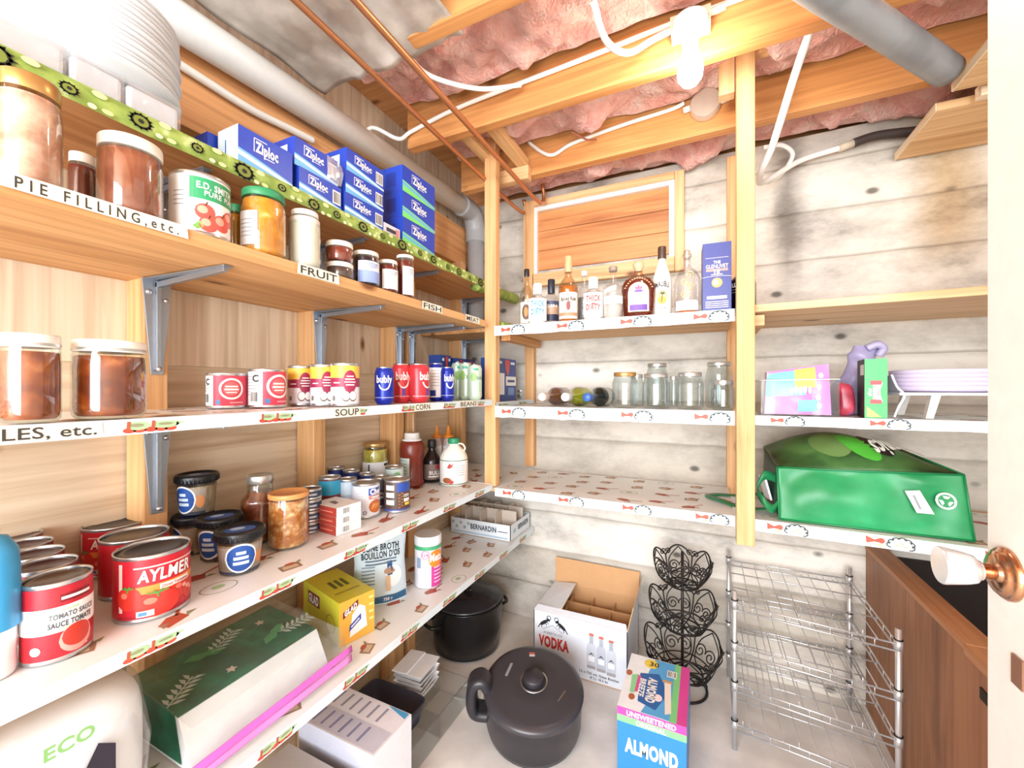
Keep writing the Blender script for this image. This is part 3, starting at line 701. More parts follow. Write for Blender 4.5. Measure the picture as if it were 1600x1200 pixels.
# ---------------------------------------------------------------- builders for the pantry goods
def cyl_top(u0, u1, vtop, H, z):
    """round thing of known height: where its top shows tells how far off it stands"""
    p0, p1 = atan((u0-800)/FPX), atan((u1-800)/FPX); pc, hf = (p0+p1)/2, (p1-p0)/2
    kx, ky = -S_*cos(pc)+C_*sin(pc), C_*cos(pc)+S_*sin(pc)
    f = (CZ-z-H)*FPX/(vtop-606); rho = f/cos(pc)
    return Vector((rho*kx, rho*ky, z)), rho*sin(hf), H, atan2(-ky, -kx)
def tin_can(place, label, base, deco, group=None, lid=None, name='food_can', body=None):
    loc, r, H, rz = place
    t = thing(name, label, 'can', loc, rz, group); r *= .985
    b = MB(); rr = r*.985
    b.lathe([(rr*.97, .0005), (r, .001), (r, .004), (rr, .006), (rr, H-.006), (r, H-.0045), (r*1.005, H-.001), (r*.985, H), (r*.955, H-.001), (r*.95, H-.0045)], body or TIN, 36, cap1=False)
    b.build('can_body', t)
    l = MB(); l.lathe([(r*.952, H-.0055), (r*.86, H-.0050), (r*.84, H-.0040), (r*.70, H-.0040), (r*.68, H-.0048), (.001, H-.0048)], lid or TIN, 36, cap0=False, cap1=False); l.build('can_lid', t)
    R = rr+.0004; lab = MB(); z0, z1 = .007, H-.007
    lab.lathe([(R, z0), (R, z1)], base, 48, cap0=False, cap1=False)
    mp = wrap(R, z0); deco(lab, mp, R, z1-z0); lab.build('label', t)
    return t
def jar(place, label, content, lidm, fill=.93, neck=.86, lidh=.016, deco=None, group=None, name='preserve_jar', cat='jar', tint='#f4fbf8', shoulder=.80, square=False, empty=False, bandm=None, lidr=None):
    loc, r, H, rz = place; t = thing(name, label, cat, loc, rz, group); r *= .985
    zl = H-lidh; lr = lidr or neck*1.05
    prof = [(r*.86, .001), (r*.97, .006), (r, .014), (r, zl*shoulder), (r*.985, zl*(shoulder+.04)), (r*(neck+.03), zl*min(.97, shoulder+.15)), (r*neck, zl*.985), (r*neck, H-.004)]
    g = MB(); g.lathe(prof, glass(tint), 36, cap1=False)
    g.build('glass_body', t)
    if content is not None:
        zt = zl*fill; k = MB(); q = .955
        pr = [(r*.80, .005), (r*q*.96, .009), (r*q, .017)]
        for rr, z in prof[3:7]:
            if z < zt: pr.append((rr*q, z))
        pr += [(pr[-1][0]*.995, zt), (pr[-1][0]*.96, zt+.0012)]
        k.lathe(pr, content, 32); k.build('contents', t)
    L = MB(); n = 40
    L.lathe([(r*lr*.985, zl), (r*lr, zl+.001), (r*lr, H-.002), (r*lr*.97, H), (r*lr*.88, H), (r*lr*.86, H-.0012), (.001, H-.0012)], lidm, n, cap1=False)
    if bandm is not None: L.lathe([(r*lr*1.012, zl+.002), (r*lr*1.02, zl+.004), (r*lr*1.012, zl+.006)], bandm, n, cap0=False, cap1=False)
    L.build('lid', t)
    if deco:
        m = MB(); deco(m, wrap(r+.0003, 0), r, H); m.build('label', t)
    return t
def bottle(place, label, prof, capprof, liquid=None, gm=None, capm=None, deco=None, fill=.7, group=None, cat='bottle', name='liquor_bottle', sx=1.0, sy=1.0, seg=32):
    loc, r, H, rz = place; t = thing(name, label, cat, loc, rz, group); r *= .985
    P = [(max(.0006, a*r), b*H) for a, b in prof]
    MB().lathe(P, gm or glass(), seg, sx=sx, sy=sy, cap1=False).build('glass_body' if cat == 'bottle' else 'body', t)
    if liquid is not None:
        zt = fill*H; q = []
        for a, b in P:
            if b < zt: q.append((max(.0005, a-.0022), b+.002))
        q.append((q[-1][0], zt)); q.append((q[-1][0]*.9, zt+.0008))
        MB().lathe(q, liquid, seg, sx=sx*.99, sy=sy*.99).build('contents', t)
    if capprof: MB().lathe([(max(.0006, a*r), b*H) for a, b in capprof], capm or BLACK, 24).build('cap', t)
    if deco:
        m = MB(); deco(m, r, H); m.build('label', t)
    return t
def carton(loc, w, d, h, rz, label, faces, deco, name='carton', cat='box', group=None, bevel=.0012):
    """box whose front bottom centre is loc; faces = front, left, top, rest materials"""
    t = thing(name, label, cat, loc, rz, group); F, Lf, T, R = faces
    b = MB(); x0, x1, y0, y1 = -d, 0, -w/2, w/2
    v = [(x0,y0,0),(x1,y0,0),(x1,y1,0),(x0,y1,0),(x0,y0,h),(x1,y0,h),(x1,y1,h),(x0,y1,h)]
    for f, m in (((1,2,6,5), F), ((0,1,5,4), Lf), ((4,5,6,7), T), ((2,3,7,6), R), ((3,0,4,7), R), ((0,3,2,1), R)): b.add([v[i] for i in f], [(0,1,2,3)], m)
    b.build('box_body', t)
    p = MB(); deco(p, flat((0, 0, 0), (0, 1, 0), (0, 0, 1)), flat((-d/2, -w/2, 0), (1, 0, 0), (0, 0, 1)), flat((-d/2, 0, h), (0, 1, 0), (-1, 0, 0)), w, d, h)
    if p.v: p.build('printed_panel', t)
    return t
hue = plain
# =============================================================== highest left shelf
PW = hue('#dededf', .6, var=.01)
plate = None
ORD = ['bottom', 'second', 'third', 'fourth', 'fifth', 'sixth', 'seventh', 'eighth', 'ninth', 'tenth', 'eleventh', 'twelfth', 'thirteenth', 'fourteenth', 'topmost']
for k in range(15):
    plb = 'white foam plate in the tall nested stack, '+(ORD[k] if k in (0, 14) else ORD[k]+' from the bottom')
    z = 1.750+k*.0095; pos = (-1.03+.002*sin(k*2.1), .355+.003*cos(k*1.7), z)
    if plate is None:
        plate = thing('foam_plate', plb, 'plate', pos, 0, 'nested white foam plates')
        pm = MB(); pm.lathe([(.085, .000), (.095, .002), (.112, .012), (.126, .0145), (.127, .0165), (.125, .0175), (.111, .0145), (.093, .005), (.083, .003), (.001, .003)], PW, 48, cap1=False)
        pm.build('dish', plate)
    else: dup(plate, pos, k*.3, plb)
for (a, b, lb) in ((.150, .2895, 'leftmost white wrapped napkin pack under the nested foam plates'), (.2925, .3615, 'middle white wrapped napkin pack under the nested foam plates'), (.3645, .447, 'rightmost white wrapped napkin pack under the nested foam plates')):
    t = thing('napkin_pack', lb, 'pack', (-.925, (a+b)/2, ZG), 0, 'wrapped napkin packs'); w_ = b-a
    MB().box(-.17, -w_/2+.002, .001, -.003, w_/2-.002, .055, hue('#e4e6e8', .7)).build('napkins', t, bevel=.006)
    fm = MB(); fm.grid(lambda p, q: (.0+.003*noise.noise(Vector((p*9, q*7, a*50))), -w_/2+.001+(w_-.002)*p, .001+.057*q), 14, 10, glass('#f3f8fb', 'clear_film', .1, .7, .15, ('#ffffff', .15))); fm.build('film_wrap', t)
BLU, BLU2, LBL, PALE, LIME, DBL = hue('#2447b8', .35), hue('#1c3796', .35), hue('#6fb7e6', .35), hue('#d9eefb', .35), hue('#7fe07a', .35), hue('#1d2f7c', .35)
def zipdeco(green=False, bar=True, tornside=False):
    def d(p, f, l, t, w_, dd, h):
        lo = -w_/2
        p.strip(f, lo, -lo, 0, lambda s: h*(.42-.30*((s-lo)/w_)**1.2), LIME if green else LBL, 1, 16)
        p.strip(f, lo, -lo, lambda s: h*(.24-.22*((s-lo)/w_)), lambda s: h*(.36-.27*((s-lo)/w_)**1.1), PALE if not green else LBL, 2, 16)
        cx = -.06*w_ if bar else .0
        hh = h*.27
        p.line(f, (cx-w_*.23, h*.50), (cx-w_*.23, h*.86), .002, WHITE, 2); p.line(f, (cx-w_*.23, h*.86), (cx+w_*.0, h*.86), .002, WHITE, 2)
        p.text(f, 'Ziploc', cx, h*.66, hh, WHITE, 3, w_*.42, bold=.045)
        p.rect(f, cx+.05*w_, h*.46, w_*.18, h*.025, PALE, 2)
        if bar: p.barcode(f, w_*.37, h*.5, w_*.2, h*.55, 3)
        if dd > .06:
            p.rect(l, 0, h*.5, h*.5, h*.55, PALE if not green else BLU2, 1)
            p.line(l, (-dd*.1, h*.3), (-dd*.1, h*.7), .003, DBL, 2)
    return d
def zbox(y0, y1, z, h, d, x, label, green=False, bar=True, side=None, rz=0.0):
    return carton((x, (y0+y1)/2, z), y1-y0, d, h, rz, label, (BLU, side or BLU, BLU, BLU), zipdeco(green, bar), 'zip_bag_box', 'box', 'zip bag boxes on the highest left shelf')
xg = LXG-.012
zbox(.547, .676, ZG, .085, .072, xg, 'single blue zip bag box with a white end, leftmost on the flower cloth', bar=False, side=WHITE)
zbox(.530, .660, ZG, .080, .06, xg-.08, 'blue zip bag box hidden behind the leftmost box with the white end')
zbox(.694, .8245, ZG, .066, .085, xg, 'lower blue zip bag box of the two box stack, second pile from the left')
tb = zbox(.684, .815, ZG+.0665, .070, .085, xg-.004, 'upper blue zip bag box with a torn open clear corner, in the two box stack')
q = MB(); q.grid(lambda a, b: (.002+.010*sin(b*3)*a+.003*noise.noise(Vector((a*6, b*6, 1))), .03+.045*a, .004+.068*b-.01*a*b), 8, 8, glass('#eef4fa', 'clear_film', .12, .7, .12, ('#ffffff', .25))); q.build('torn_film', tb)
for k, lb in enumerate(('bottom', 'middle', 'top')):
    zbox(.836+.006*k, .988+.004*k, ZG+.0655*k, .065, .085, xg-.003*k, lb+' blue zip bag box of the three left of the green striped pile')
for k, lb in enumerate(('bottom', 'middle', 'top')):
    zbox(1.078, 1.258, ZG+.0865*k, .086, .10, xg, lb+' large zip bag box with bright green stripe in the rightmost pile', True, False)
def sb(p, f, l, t, w_, d, h): p.rect(f, 0, h*.5, w_*.7, h*.35, hue('#3d3a44', .5), 1); p.rect(f, w_*.33, h*.5, w_*.2, h*.7, hue('#d98b86', .5), 2)
carton((xg+.0, 1.028, ZG), .075, .05, .035, 0, 'small pale box with a dark picture at the foot of the green striped pile', (hue('#d8d7e2', .5), WHITE, WHITE, WHITE), sb)
# =============================================================== jar shelf, second from the top
LIDW, LIDG, LIDGR, LIDS = hue('#ece6da', .35), hue('#c39a5e', .3, .6), hue('#2f8a5a', .4), hue('#c9c9c6', .3, .8)
jar(cyl_at(-14, 100, 128, Z2, gapL=.012), 'large jar of pale pink fruit filling at the far left of the jar shelf', speckle('#c98a70', '#eec3ae', 26, .4, '#fbe9dc'), LIDG, .95, .90, .022)
jar(cyl_at(104, 152, 243, Z2, gapL=.13), 'small dark red jar standing behind the brown filling jar', hue('#6b2c22', .3), LIDW, .93)
jar(cyl_at(148, 257, 226, Z2, gapL=.012), 'jar of smooth brown pie filling with a white lid beside the apple can', speckle('#8f4b35', '#a8624a', 30, .3), LIDW, .95, .93, .018)
def d_apple(m, mp, R, h):
    s0 = -R*.05
    m.strip(mp, -R*.35, R*1.5, h*.58, h*.97, hue('#2f9a63', .4), 1)
    m.text(mp, 'E.D. SMITH', R*.55, h*.83, h*.115, WHITE, 3, R*1.35, bold=.03)
    m.text(mp, 'PURE', R*.42, h*.70, h*.09, WHITE, 3, R*.6, bold=.02); m.text(mp, 'PURE', R*1.1, h*.70, h*.09, WHITE, 3, R*.5, bold=.02)
    for cs, ct, rr in ((R*.15, h*.36, R*.34), (R*.75, h*.22, R*.36), (R*.25, h*.14, R*.32), (R*1.15, h*.36, R*.34)):
        m.disc(mp, cs, ct, rr, rr*.92, hue('#d7574b', .35), 1); m.disc(mp, cs-rr*.25, ct+rr*.2, rr*.5, rr*.45, hue('#f0a58c', .35), 2)
        m.line(mp, (cs, ct+rr*.7), (cs+rr*.2, ct+rr*1.15), .002, hue('#5b3a22'), 3)
    m.poly(mp, [(-R*.25, h*.08), (-R*.02, h*.18), (R*.1, h*.08), (-R*.1, h*.02)], hue('#6fae4c', .4), 2)
    for k in range(4): m.rect(mp, -R*.75, h*(.45+.08*k), R*.45, h*.012, GREY, 1)
tin_can(cyl_at(262, 361, 284, Z2, gapL=.012), 'white and green can with red apples on the jar shelf', hue('#f2f4f3', .4), d_apple)
jar(cyl_at(357, 380, 321, Z2, gapL=.11), 'small green lidded jar standing behind the orange peach jar', hue('#b5791c', .3), LIDGR, .93)
def d_peach(m, mp, r, H):
    mp2 = wrap(r+.0004, 0, -.75)
    m.rect(mp2, 0, H*.38, r*1.0, H*.50, hue('#eeeef0', .5), 1)
    for k in range(5): m.rect(mp2, -.05*r, H*(.5-.06*k), r*.7, H*.01, GREY, 2)
jar(cyl_at(374, 448, 304, Z2, gapL=.012), 'jar of orange peach slices with a green lid on the jar shelf', speckle('#d9821f', '#f0a23c', 32, .3, '#f9cf8a'), LIDGR, .96, .90, .016, d_peach)
jar(cyl_at(450, 502, 333, Z2, gapL=.015), 'tall jar of creamy white filling with a white lid', hue('#efe9dd', .35), hue('#f3f0ea', .35), .95, .80, .012)
sl = cyl_at(509, 553, 404, Z2, gapL=.02)
sl2 = cyl_at(506, 551, 376, Z2, gapL=.025)
j1 = jar((sl[0], sl[1], .044, sl[3]), 'squat dark jam jar at the bottom of the two jar stack', hue('#5b4340', .3), LIDW, .9, .93, .012)
jar((sl[0]+Vector((0, -.002, .0445)), sl[1]*1.02, .052, sl[3]), 'squat red jam jar resting on top of another jam jar', hue('#8f3a2c', .25), LIDW, .92, .93, .013)
def lab_simple(col, col2=None, txt=None, tcol=None, z0=.1, z1=.7, span=2.0, ang=.35):
    def d(m, mp, r, H):
        mp2 = wrap(r+.0004, 0, ang); w_ = r*span
        m.strip(mp2, -w_/2, w_/2, H*z0, H*z1, col, 1)
        if col2: m.strip(mp2, -w_/2, w_/2, H*z0, H*(z0+(z1-z0)*.55), col2, 2)
        if txt: m.text(mp2, txt, 0, H*(z0+(z1-z0)*.72), H*(z1-z0)*.2, tcol or INK, 4, w_*.6)
        else:
            for k in range(3): m.rect(mp2, .1*w_, H*(z1-.07-.05*k), w_*(.5-.1*k), H*.018, GREY if not col2 else hue('#5a6aa8', .5), 3)
    return d
jar(cyl_at(551, 593, 396, Z2, gapL=.012), 'dark jam jar with a pale blue label beside the stacked jam jars', hue('#2a2230', .25), LIDW, .92, .92, .011, lab_simple(hue('#dfe6f2', .5), hue('#8fa3d6', .5)))
jar(cyl_at(591, 622, 409, Z2, gapL=.012), 'red jam jar with a white label, second from the right on the jar shelf', hue('#7c2b22', .25), LIDW, .92, .92, .010, lab_simple(hue('#efeef0', .5)))
jar(cyl_at(619, 647, 401, Z2, gapL=.012), 'tall narrow red jam jar with a pink and white label, rightmost on the jar shelf', hue('#742a22', .25), LIDW, .92, .94, .009, lab_simple(hue('#f0ebee', .5), None, z0=.06, z1=.72, ang=.5, span=1.6))
# =============================================================== eye level shelf
BRW = speckle('#7e3413', '#a4501f', 34, .25, '#c77c4c')
jar(cyl_at(-6, 98, 523, ZM, gapL=.012), 'big jar of chunky brown preserve at the far left of the eye level shelf', BRW, hue('#e9e6de', .35), .93, .95, .018, bandm=LIDS, lidr=.98)
jar(cyl_at(108, 231, 534, ZM, gapL=.006), 'big jar of chunky brown preserve with a white lid, in front of the wall bracket', speckle('#6e2a0d', '#964316', 30, .25, '#c2713c'), hue('#e9e6de', .35), .93, .95, .018, bandm=LIDS, lidr=.98)
PNK, PNKR = hue('#d8435c', .4), hue('#c7324b', .4)
def d_c(ang):
    def d(m, mp0, R, h):
        mp = wrap(R, .007, ang)
        m.strip(mp, -R*1.9, -R*.35, 0, h, hue('#e9eaee', .4), 1)
        for k in range(7): m.rect(mp, -R*1.2, h*(.85-.09*k), R*1.0, h*.016, GREY, 2)
        m.ring(mp, R*.55, h*.56, h*.36, h*.36, h*.07, WHITE, 2); m.disc(mp, R*.55, h*.56, h*.24, h*.24, hue('#e56a6e', .4), 2)
        m.rect(mp, R*.55, h*.64, h*.36, h*.05, WHITE, 3); m.rect(mp, R*.55, h*.54, h*.40, h*.06, WHITE, 3); m.rect(mp, R*.55, h*.44, h*.3, h*.04, WHITE, 3)
        m.rect(mp, -R*.1, h*.12, h*.14, h*.14, hue('#4f7fb8', .4), 2); m.rect(mp, R*.8, h*.1, h*.4, h*.05, hue('#f0a0a8', .4), 2)
        m.text(mp, 'C', -R*.75, h*.8, h*.2, INK, 3, None, bold=.03); m.barcode(mp, -R*.85, h*.25, R*.5, h*.35, 3)
    return d
tin_can(cyl_at(321, 388, 583, ZM, gapL=.185), 'red and grey soup can with a white ring, left one of the pair', PNK, d_c(-.35), 'red and grey ring cans')
tin_can(cyl_at(387, 448, 577, ZM, gapL=.13), 'red and grey soup can with a white ring, right one, beside the coconut cans', PNK, d_c(.1), 'red and grey ring cans')
YEL, MAR = hue('#f2c04a', .4), hue('#9c2a4e', .4)
def d_coco(m, mp, R, h):
    m.strip(mp, -R*3.1, R*3.1, h*.68, h*1.0, YEL, 1, 48); m.strip(mp, -R*3.1, R*3.1, h*.44, h*.68, MAR, 1, 48)
    m.disc(mp, R*.35, h*.58, R*.5, h*.30, MAR, 2)
    for k, ww in enumerate((.5, .7, .8, .6)): m.rect(mp, R*.35, h*(.72-.075*k), R*ww, h*.03, WHITE, 3)
    for cs in (R*.05, R*.55): m.disc(mp, cs, h*.2, R*.30, h*.14, hue('#6b5648', .5), 2); m.disc(mp, cs, h*.21, R*.26, h*.115, WHITE, 3)
    m.barcode(mp, -R*.85, h*.15, R*.35, h*.16, 3); m.rect(mp, -R*.6, h*.55, R*.5, h*.03, WHITE, 3)
for (a, b, vt, gp, lb) in ((449, 491, 572, .155, 'yellow, maroon and white coconut milk can, leftmost of three'), (484, 525, 570, .09, 'yellow, maroon and white coconut milk can, middle of three'), (516, 562, 568, .022, 'yellow, maroon and white coconut milk can, rightmost and nearest of three')):
    tin_can(cyl_at(a, b, vt, ZM, gapL=gp), lb, hue('#e8e8ee', .4), d_coco, 'coconut milk cans')
def soda(place, label, colr, deco, top=None, slim=False):
    loc, r, H, rz = place; t = thing('drink_can', label, 'can', loc, rz, 'drink cans on the eye level shelf'); r *= .985
    MB().lathe([(r*.74, .0), (r*.78, .002), (r*.98, .011), (r, .015), (r, H-.016), (r*.96, H-.012), (r*.82, H-.002), (r*.82, H), (r*.76, H-.001), (r*.74, H-.005), (.001, H-.005)], colr, 32, cap1=False).build('can_body', t)
    MB().lathe([(r*.845, H-.003), (r*.85, H-.0005), (r*.83, H+.0008), (r*.77, H)], top or METAL, 32, cap0=False, cap1=False).build('rim', t)
    m = MB(); deco(m, wrap(r+.0003, .014), r, H-.03); m.build('print', t)
    return t
def d_bub(ang=0.0, purple=False):
    def d(m, mp0, r, h):
        mp = wrap(r+.0003, .014, ang)
        m.text(mp, 'bubly', 0, h*.76, h*.26, WHITE, 2, r*1.7, bold=.03)
        m.ring(mp, .0, h*.60, r*.62, h*.26, h*.05, WHITE, 2, 18, pi+.2, 2*pi-.2)
        if purple: m.rect(mp, 0, h*.22, r*.35, h*.3, hue('#6a3f9a', .4), 2); m.rect(mp, r*.9, h*.2, r*.3, h*.2, hue('#6a3f9a', .4), 2)
        m.strip(mp, -r*1.5, r*1.5, h*.07, h*.085, hue('#d8d8e6', .4), 2)
    return d
CB, CR_ = hue('#1c2fa0', .3, .3), hue('#d33c44', .3, .3)
soda(cyl_at(585, 616, 574, ZM, gapL=.02), 'dark blue drink can, leftmost of the drink cans', CB, d_bub())
soda(cyl_at(612, 642, 569, ZM, gapL=.062), 'red drink can with a white smile, left one of two', CR_, d_bub(.25, True))
soda(cyl_at(637, 671, 569, ZM, gapL=.015), 'red drink can with a white smile, right one of two', CR_, d_bub(.95, True))
def d_back(m, mp, r, h):
    m.strip(mp, -r*1.2, r*.9, 0, h, WHITE, 1); m.rect(mp, -r*.5, h*.14, r*.9, h*.2, BLU2, 2)
    for k in range(6): m.rect(mp, -r*.2, h*(.9-.1*k), r*1.2, h*.015, GREY, 2)
soda(cyl_at(670, 693, 568, ZM, gapL=.06), 'drink can showing its white and blue back panel beside the red cans', CB, d_back)
soda(cyl_at(688, 710, 574, ZM, gapL=.02), 'dark blue drink can between the white back panel and the pale green cans', CB, d_bub(.4))
GRC = hue('#cfe4cf', .3, .3); TEA = hue('#3fa58a', .4)
def d_gr(ang):
    def d(m, mp0, r, h):
        mp = wrap(r+.0003, .014, ang)
        m.disc(mp, -r*.5, h*.7, r*.42, h*.16, hue('#8cc063', .4), 1); m.rect(mp, -r*.2, h*.97, r*.8, h*.08, TEA, 2)
        m.text(mp, 'bubly', r*.5, h*.68, h*.16, hue('#7a9a86', .5), 2, r*1.1); m.rect(mp, r*.5, h*.35, r*.3, h*.4, hue('#a7cbb0', .4), 1)
    return d
soda(cyl_at(705, 724, 567, ZM, gapL=.105), 'pale green drink can at the back of the three green ones', hue('#bcdccb', .3, .3), d_gr(.5))
soda(cyl_at(718, 738, 567, ZM, gapL=.06), 'pale green drink can in the middle of the three green ones', GRC, d_gr(0))
soda(cyl_at(731, 753, 570, ZM, gapL=.008), 'pale green drink can nearest the corner post', GRC, d_gr(.3))
def d_milk(p, f, l, t, w_, d, h):
    p.rect(f, -w_*.28, h*.40, w_*.42, h*.5, WHITE, 1); p.rect(f, w_*.25, h*.47, w_*.5, h*.22, WHITE, 1)
    p.poly(f, [(-w_*.05, h*.97), (w_*.2, h*.97), (w_*.16, h*.7), (w_*.08, h*.58), (-w_*.02, h*.75)], hue('#c8433c', .4), 2)
    p.rect(f, w_*.25, h*.47, w_*.35, h*.06, hue('#39477e', .4), 3); p.rect(f, w_*.25, h*.22, w_*.3, h*.18, hue('#6d8fc4', .4), 2); p.rect(f, -w_*.28, h*.9, w_*.2, h*.06, PALE, 2); p.rect(f, w_*.33, h*.9, w_*.2, h*.06, PALE, 2)
CAR = hue('#24428c', .4)
for yc_, w_, z_, lb in ((1.452, .075, ZM, 'leftmost'), (1.566, .084, ZM-.012, 'second'), (1.655, .084, ZM-.012, 'third')):
    carton((-.995, yc_, z_), w_, .06, .192 if z_ < ZM else .186, 0, lb+' blue drink carton behind the pale green cans', (CAR, CAR, CAR, CAR), d_milk, 'drink_carton', 'carton', 'blue drink cartons behind the cans')
c0, c1 = onX(773, 606, -.835), onX(806, 606, -.835)
carton((-.835, (c0.y+c1.y)/2, ZM-.012), c1.y-c0.y, .07, .195, 0, 'blue, white and red drink carton right of the corner post', (CAR, CAR, CAR, CAR), d_milk, 'drink_carton', 'carton')
sj = cyl_at(806, 822, 604, ZM-.012, gapL=.06); 
jar((sj[0], sj[1], .05, sj[3]), 'tiny glass jar with a metal lid beside the drink carton in the corner', hue('#8d8d88', .3), LIDS, .6, .9, .012)
# =============================================================== tomato can shelf
AYR, AYD = hue('#c3202e', .35), hue('#e98a3a', .35)
TOM, TOML, LEAF = hue('#d2362c', .3), hue('#ee7a66', .3), hue('#4d8a3a', .4)
def tomato(m, mp, cs, ct, rs, rt, lay, leaf=True):
    m.disc(mp, cs, ct, rs, rt, TOM, lay); m.disc(mp, cs-rs*.3, ct+rt*.3, rs*.28, rt*.25, TOML, lay+1, 10)
    if leaf:
        for a in (-1.1, -.4, .4, 1.1, 3.14): m.line(mp, (cs, ct+rt*.82), (cs+rs*.5*sin(a), ct+rt*.82+rt*.28*cos(a)), rt*.12, LEAF, lay+2)
def d_ayl(ang):
    def d(m, mp0, R, h):
        mp = wrap(R, .007, ang)
        m.strip(mp, -R*1.05, -R*.93, h*.12, h*.95, hue('#f0dcd8', .5), 1)
        m.strip(mp, -R*.6, R*1.3, h*.86, h*.885, hue('#f2c9c4', .5), 2)
        m.strip(mp, -R*.55, R*1.5, lambda s: h*(.42+.02*s/R), lambda s: h*(.555+.02*s/R), AYD, 1)
        m.text(mp, 'AYLMER', R*.25, h*.725, h*.20, WHITE, 4, R*1.5, bold=.03, shear=.12)
        m.rect(mp, R*.5, h*.495, R*.9, h*.09, hue('#f4efe8', .5), 3)
        m.text(mp, 'Diced Tomatoes', R*.5, h*.495, h*.05, hue('#b5302c', .5), 5, R*.8)
        m.strip(mp, -R*1.1, R*1.5, 0, h*.06, hue('#a5182a', .35), 1)
        tomato(m, mp, -R*.75, h*.36, R*.36, h*.20, 2); tomato(m, mp, R*.7, h*.34, R*.4, h*.16, 2, False); tomato(m, mp, R*1.05, h*.26, R*.34, h*.16, 3, False)
        for k in range(3): m.disc(mp, R*(.75+.14*k), h*(.37-.05*k), R*.08, h*.035, hue('#f3a79a', .4), 6, 8)
        tomato(m, mp, R*.0, h*.22, R*.60, h*.22, 5)
        m.rect(mp, -R*.30, h*.09, R*.42, h*.10, WHITE, 9); m.rect(mp, -R*.36, h*.09, R*.2, h*.06, hue('#4f86c6', .5), 10)
    return d
for (a, b, vt, vb, lb, an) in ((173, 299, 853, 970, 'big red can of diced tomatoes, nearest of the three at the shelf front', .12), (151, 266, 832, 934, 'big red can of diced tomatoes, middle of the three', .55), (124, 231, 815, 900, 'big red can of diced tomatoes, farthest of the three, beside the wall stud', -.25)):
    tin_can(cyl_at(a, b, vt, ZL, vbase=vb), lb, AYR, d_ayl(an), 'big red tomato cans', DARKLID)
SAR = hue('#b8222f', .35)
def d_sauce(ang):
    def d(m, mp0, R, h):
        mp = wrap(R, .007, ang)
        m.strip(mp, -R*2.2, R*1.6, h*.36, h*.72, hue('#f0f2f3', .45), 1)
        m.rect(mp, R*.45, h*.83, R*.95, h*.11, hue('#7d1420', .4), 2); m.rect(mp, R*.45, h*.83, R*.9, h*.04, WHITE, 3)
        m.text(mp, 'TOMATO SAUCE', R*.35, h*.585, h*.07, hue('#5a5f65', .5), 4, R*1.35, .035); m.text(mp, 'SAUCE TOMATE', R*.3, h*.47, h*.075, hue('#45494f', .5), 4, R*1.3, .035)
        m.rect(mp, R*.25, h*.66, R*.5, h*.03, hue('#b7d2a8', .5), 2); m.rect(mp, R*.1, h*.40, R*.5, h*.03, hue('#b7d2a8', .5), 2)
        m.disc(mp, R*.45, h*.22, R*.52, h*.20, hue('#e9a096', .4), 2); m.disc(mp, R*.45, h*.26, R*.44, h*.16, hue('#c93a2c', .3), 3)
        m.disc(mp, -R*.7, h*.15, R*.16, R*.16, hue('#e8e0d6', .5), 2)
        m.rect(mp, R*.6, h*.06, R*.4, h*.03, hue('#f0c9c4', .5), 2)
    return d
ps = cyl_at(27, 147, 898, ZL, vbase=1036)
tin_can(ps, 'red tomato sauce can with a white band, at the front of its row', SAR, d_sauce(.1), 'tomato sauce cans', hue('#6b6260', .3, .7))
row = ['second', 'third', 'fourth', 'fifth and farthest']
for k in range(4):
    l2 = ps[0]+Vector((-(2*ps[1]+.002)*(k+1), .009*(k+1), 0))
    tin_can((l2, ps[1], ps[2], atan2(-l2.y, -l2.x)), 'red tomato sauce can with a dark lid, '+row[k]+' from the shelf front', SAR, d_sauce(.1), 'tomato sauce cans', hue('#4a3038', .3, .6))
# white bottle with a blue top at the picture edge
bp_ = cyl_at(-80, 35, 835, ZL, vbase=1075)
loc, r, H, rz = bp_
t = thing('spray_bottle', 'white container with a big blue cap cut off by the left picture edge', 'bottle', loc, rz)
MB().lathe([(r*.82, .001), (r*.86, .006), (r*.86, H*.5)], hue('#f1f3f5', .35), 32).build('body', t)
MB().lathe([(r, H*.34), (r*1.0, H*.36), (r*.97, H*.75), (r*.9, H*.88), (r*.6, H*.97), (.001, H)], hue('#3f9fd6', .35), 32, cap1=False).build('cap', t)
